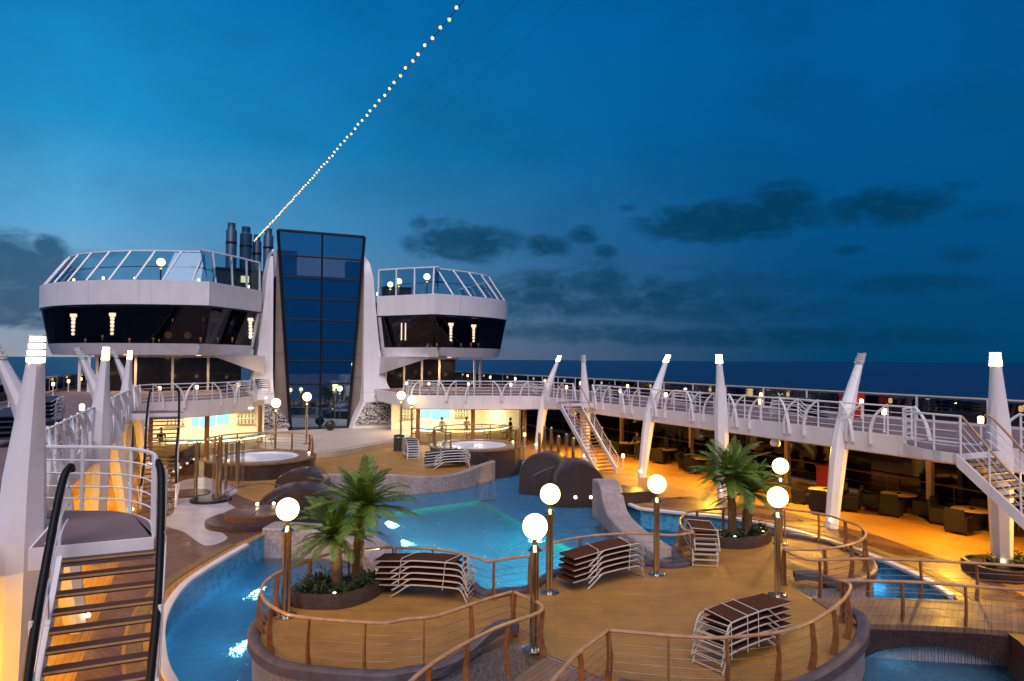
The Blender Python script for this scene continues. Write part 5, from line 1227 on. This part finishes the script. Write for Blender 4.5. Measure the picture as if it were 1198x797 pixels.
# ------------------------------------------------------------------ people
def person_mesh(seated=False, arms=0):
    V = {}; names = []; E_ = []; rad = []
    def v(n, p, r, par=None):
        V[n] = len(names); names.append(p); rad.append(r)
        if par: E_.append((V[par], V[n]))
    v('pelvis',(0,0,.95),.145); v('waist',(0,0,1.12),.125,'pelvis'); v('chest',(0,.01,1.32),.15,'waist'); v('neckb',(0,0,1.46),.07,'chest'); v('neck',(0,.01,1.53),.055,'neckb'); v('head',(0,.02,1.63),.095,'neck'); v('crown',(0,.01,1.73),.075,'head')
    for s,n in ((-1,'l'),(1,'r')):
        v('hip'+n,(s*.1,0,.90),.105,'pelvis'); v('knee'+n,(s*.11,.02,.5),.065,'hip'+n); v('ank'+n,(s*.11,-.02,.08),.045,'knee'+n); v('toe'+n,(s*.12,.14,.04),.04,'ank'+n)
        v('sh'+n,(s*.19,0,1.41),.07,'chest')
        if arms: v('el'+n,(s*.24,.08,1.16),.05,'sh'+n); v('wr'+n,(s*.16,.32,1.12),.035,'el'+n); v('ha'+n,(s*.14,.42,1.10),.03,'wr'+n)
        else: v('el'+n,(s*.26,-.02,1.13),.05,'sh'+n); v('wr'+n,(s*.26,.06,.88),.035,'el'+n); v('ha'+n,(s*.25,.09,.78),.03,'wr'+n)
        h = 'ha'+n; hp = names[V[h]]; wp = names[V['wr'+n]]; d = (Vector(hp)-Vector(wp)).normalized()
        for k in range(4):
            sp = (k-1.5)*.018; v('f%d'%k+n, tuple(Vector(hp)+d*.075*(1,.95,1.05,.85)[k]+Vector((sp,0,-.012*k if arms else 0))), .009, h)
        v('th'+n, tuple(Vector(hp)+d*.02+Vector((-s*.045,.02,0))), .010, h)
    me = bpy.data.meshes.new('person'); me.from_pydata(names, E_, []); o = bpy.data.objects.new('person', me); COL.objects.link(o)
    md = o.modifiers.new('skin','SKIN'); lay = me.skin_vertices[0].data
    for i,r in enumerate(rad): lay[i].radius = (r,r*(.8 if r > .1 else 1))
    lay[0].use_root = True
    sb = o.modifiers.new('sub','SUBSURF'); sb.levels = sb.render_levels = 1
    dg = bpy.context.evaluated_depsgraph_get(); nm = bpy.data.meshes.new_from_object(o.evaluated_get(dg)); bpy.data.objects.remove(o)
    return nm
PMESH = [person_mesh(arms=0), person_mesh(arms=1)]
def person(label, x, y, z, rz, kind, shirt, legs, sc=1.0):
    me = PMESH[kind].copy(); me.materials.clear()
    for m in (M['skin'], shirt, legs): me.materials.append(m)
    for p in me.polygons:
        c = p.center; p.use_smooth = True
        arm = abs(c.x) > .21 or c.y > .17
        p.material_index = 0 if c.z > 1.47 else (2 if c.z < .95 and not (abs(c.x) > .2 and c.z > .7) else (0 if (arm and (c.y > .12 or c.z < 1.12)) else 1))
    o = bpy.data.objects.new('person', me); COL.objects.link(o); o.location = (x,y,z); o.rotation_euler.z = rz; o.scale = (sc,)*3
    m_ = MB(); m_.lathe([(.01,1.80),(.06,1.785),(.10,1.73),(.112,1.66),(.10,1.63)], (0,0,0), 12)
    m_.v = [(a,b-.012,c) for a,b,c in m_.v]; m_.build('hair', M['hair'], o, True)
    for s in (-1,1):
        m_ = MB(); m_.sphere((s*.035,.112,1.64), .012, 6); m_.build('eye', M['black_frame'], o)
    m_ = MB(); m_.lathe([(.01,0),(.016,0),(.004,.04)], (0,.122,1.595), 6); m_.build('nose', M['skin'], o)
    return tag(o, label, 'person')
person('person in a white shirt behind the middle of the right bar', 7.6,50.2,0,R(180),1,M['shirt_white'],M['cloth_dark'])
person('person in a pale shirt leaning over the right bar by the brown column', 9.4,49.6,0,R(170),1,M['shirt_white'],M['cloth_dark'])
person('person in dark clothes standing at the outer end of the right bar', 12.2,47.6,0,R(40),0,M['cloth_dark'],M['cloth_dark'])
person('person in dark clothes at the left bar, seen through the far left stairs', -11.6,48.6,0,R(200),1,M['cloth_dark'],M['cloth_dark'])
person('person in dark clothes standing beside a wicker table right of the far staircase', 15.6,35.9,0,R(120),1,M['cloth_dark'],M['cloth_dark'])

# odds and ends on deck
t = thing('waste_bin', 'dark cylindrical bin beside the loungers behind the wavy wall', 'bin', (2.9,45.4,0)); m_ = MB(); m_.lathe([(.01,.005),(.36,.005),(.36,1.05),(.33,1.08),(.2,1.08),(.18,1.0),(.01,1.0)], n=20); m_.build('body', M['cloth_dark'], t, True)
m_ = MB(); m_.lathe([(.365,.9),(.375,.92),(.365,.95)], n=20); m_.build('band', M['steel'], t)
t = thing('black_ball', 'black ball on a short stand on the stage before the tower', 'ball', (.25,56.4,.42)); m_ = MB(); m_.sphere((0,0,.42), .42, 16); m_.build('ball', M['black_frame'], t, True); m_ = MB(); m_.lathe([(.01,0),(.3,0),(.2,.1),(.01,.1)], n=14); m_.build('stand', M['steel'], t)
m_ = MB(); m_.prism([(7.05,24.9),(8.75,24.75),(7.9,27.2),(7.5,27.2)], .008, .5); m_.build('back_block', M['dark_stone']); bpy.data.objects['back_block'].name = 'low_block'; tag(bpy.data.objects['low_block'], 'low dark triangular block behind the tall end of the pool wall', 'block')
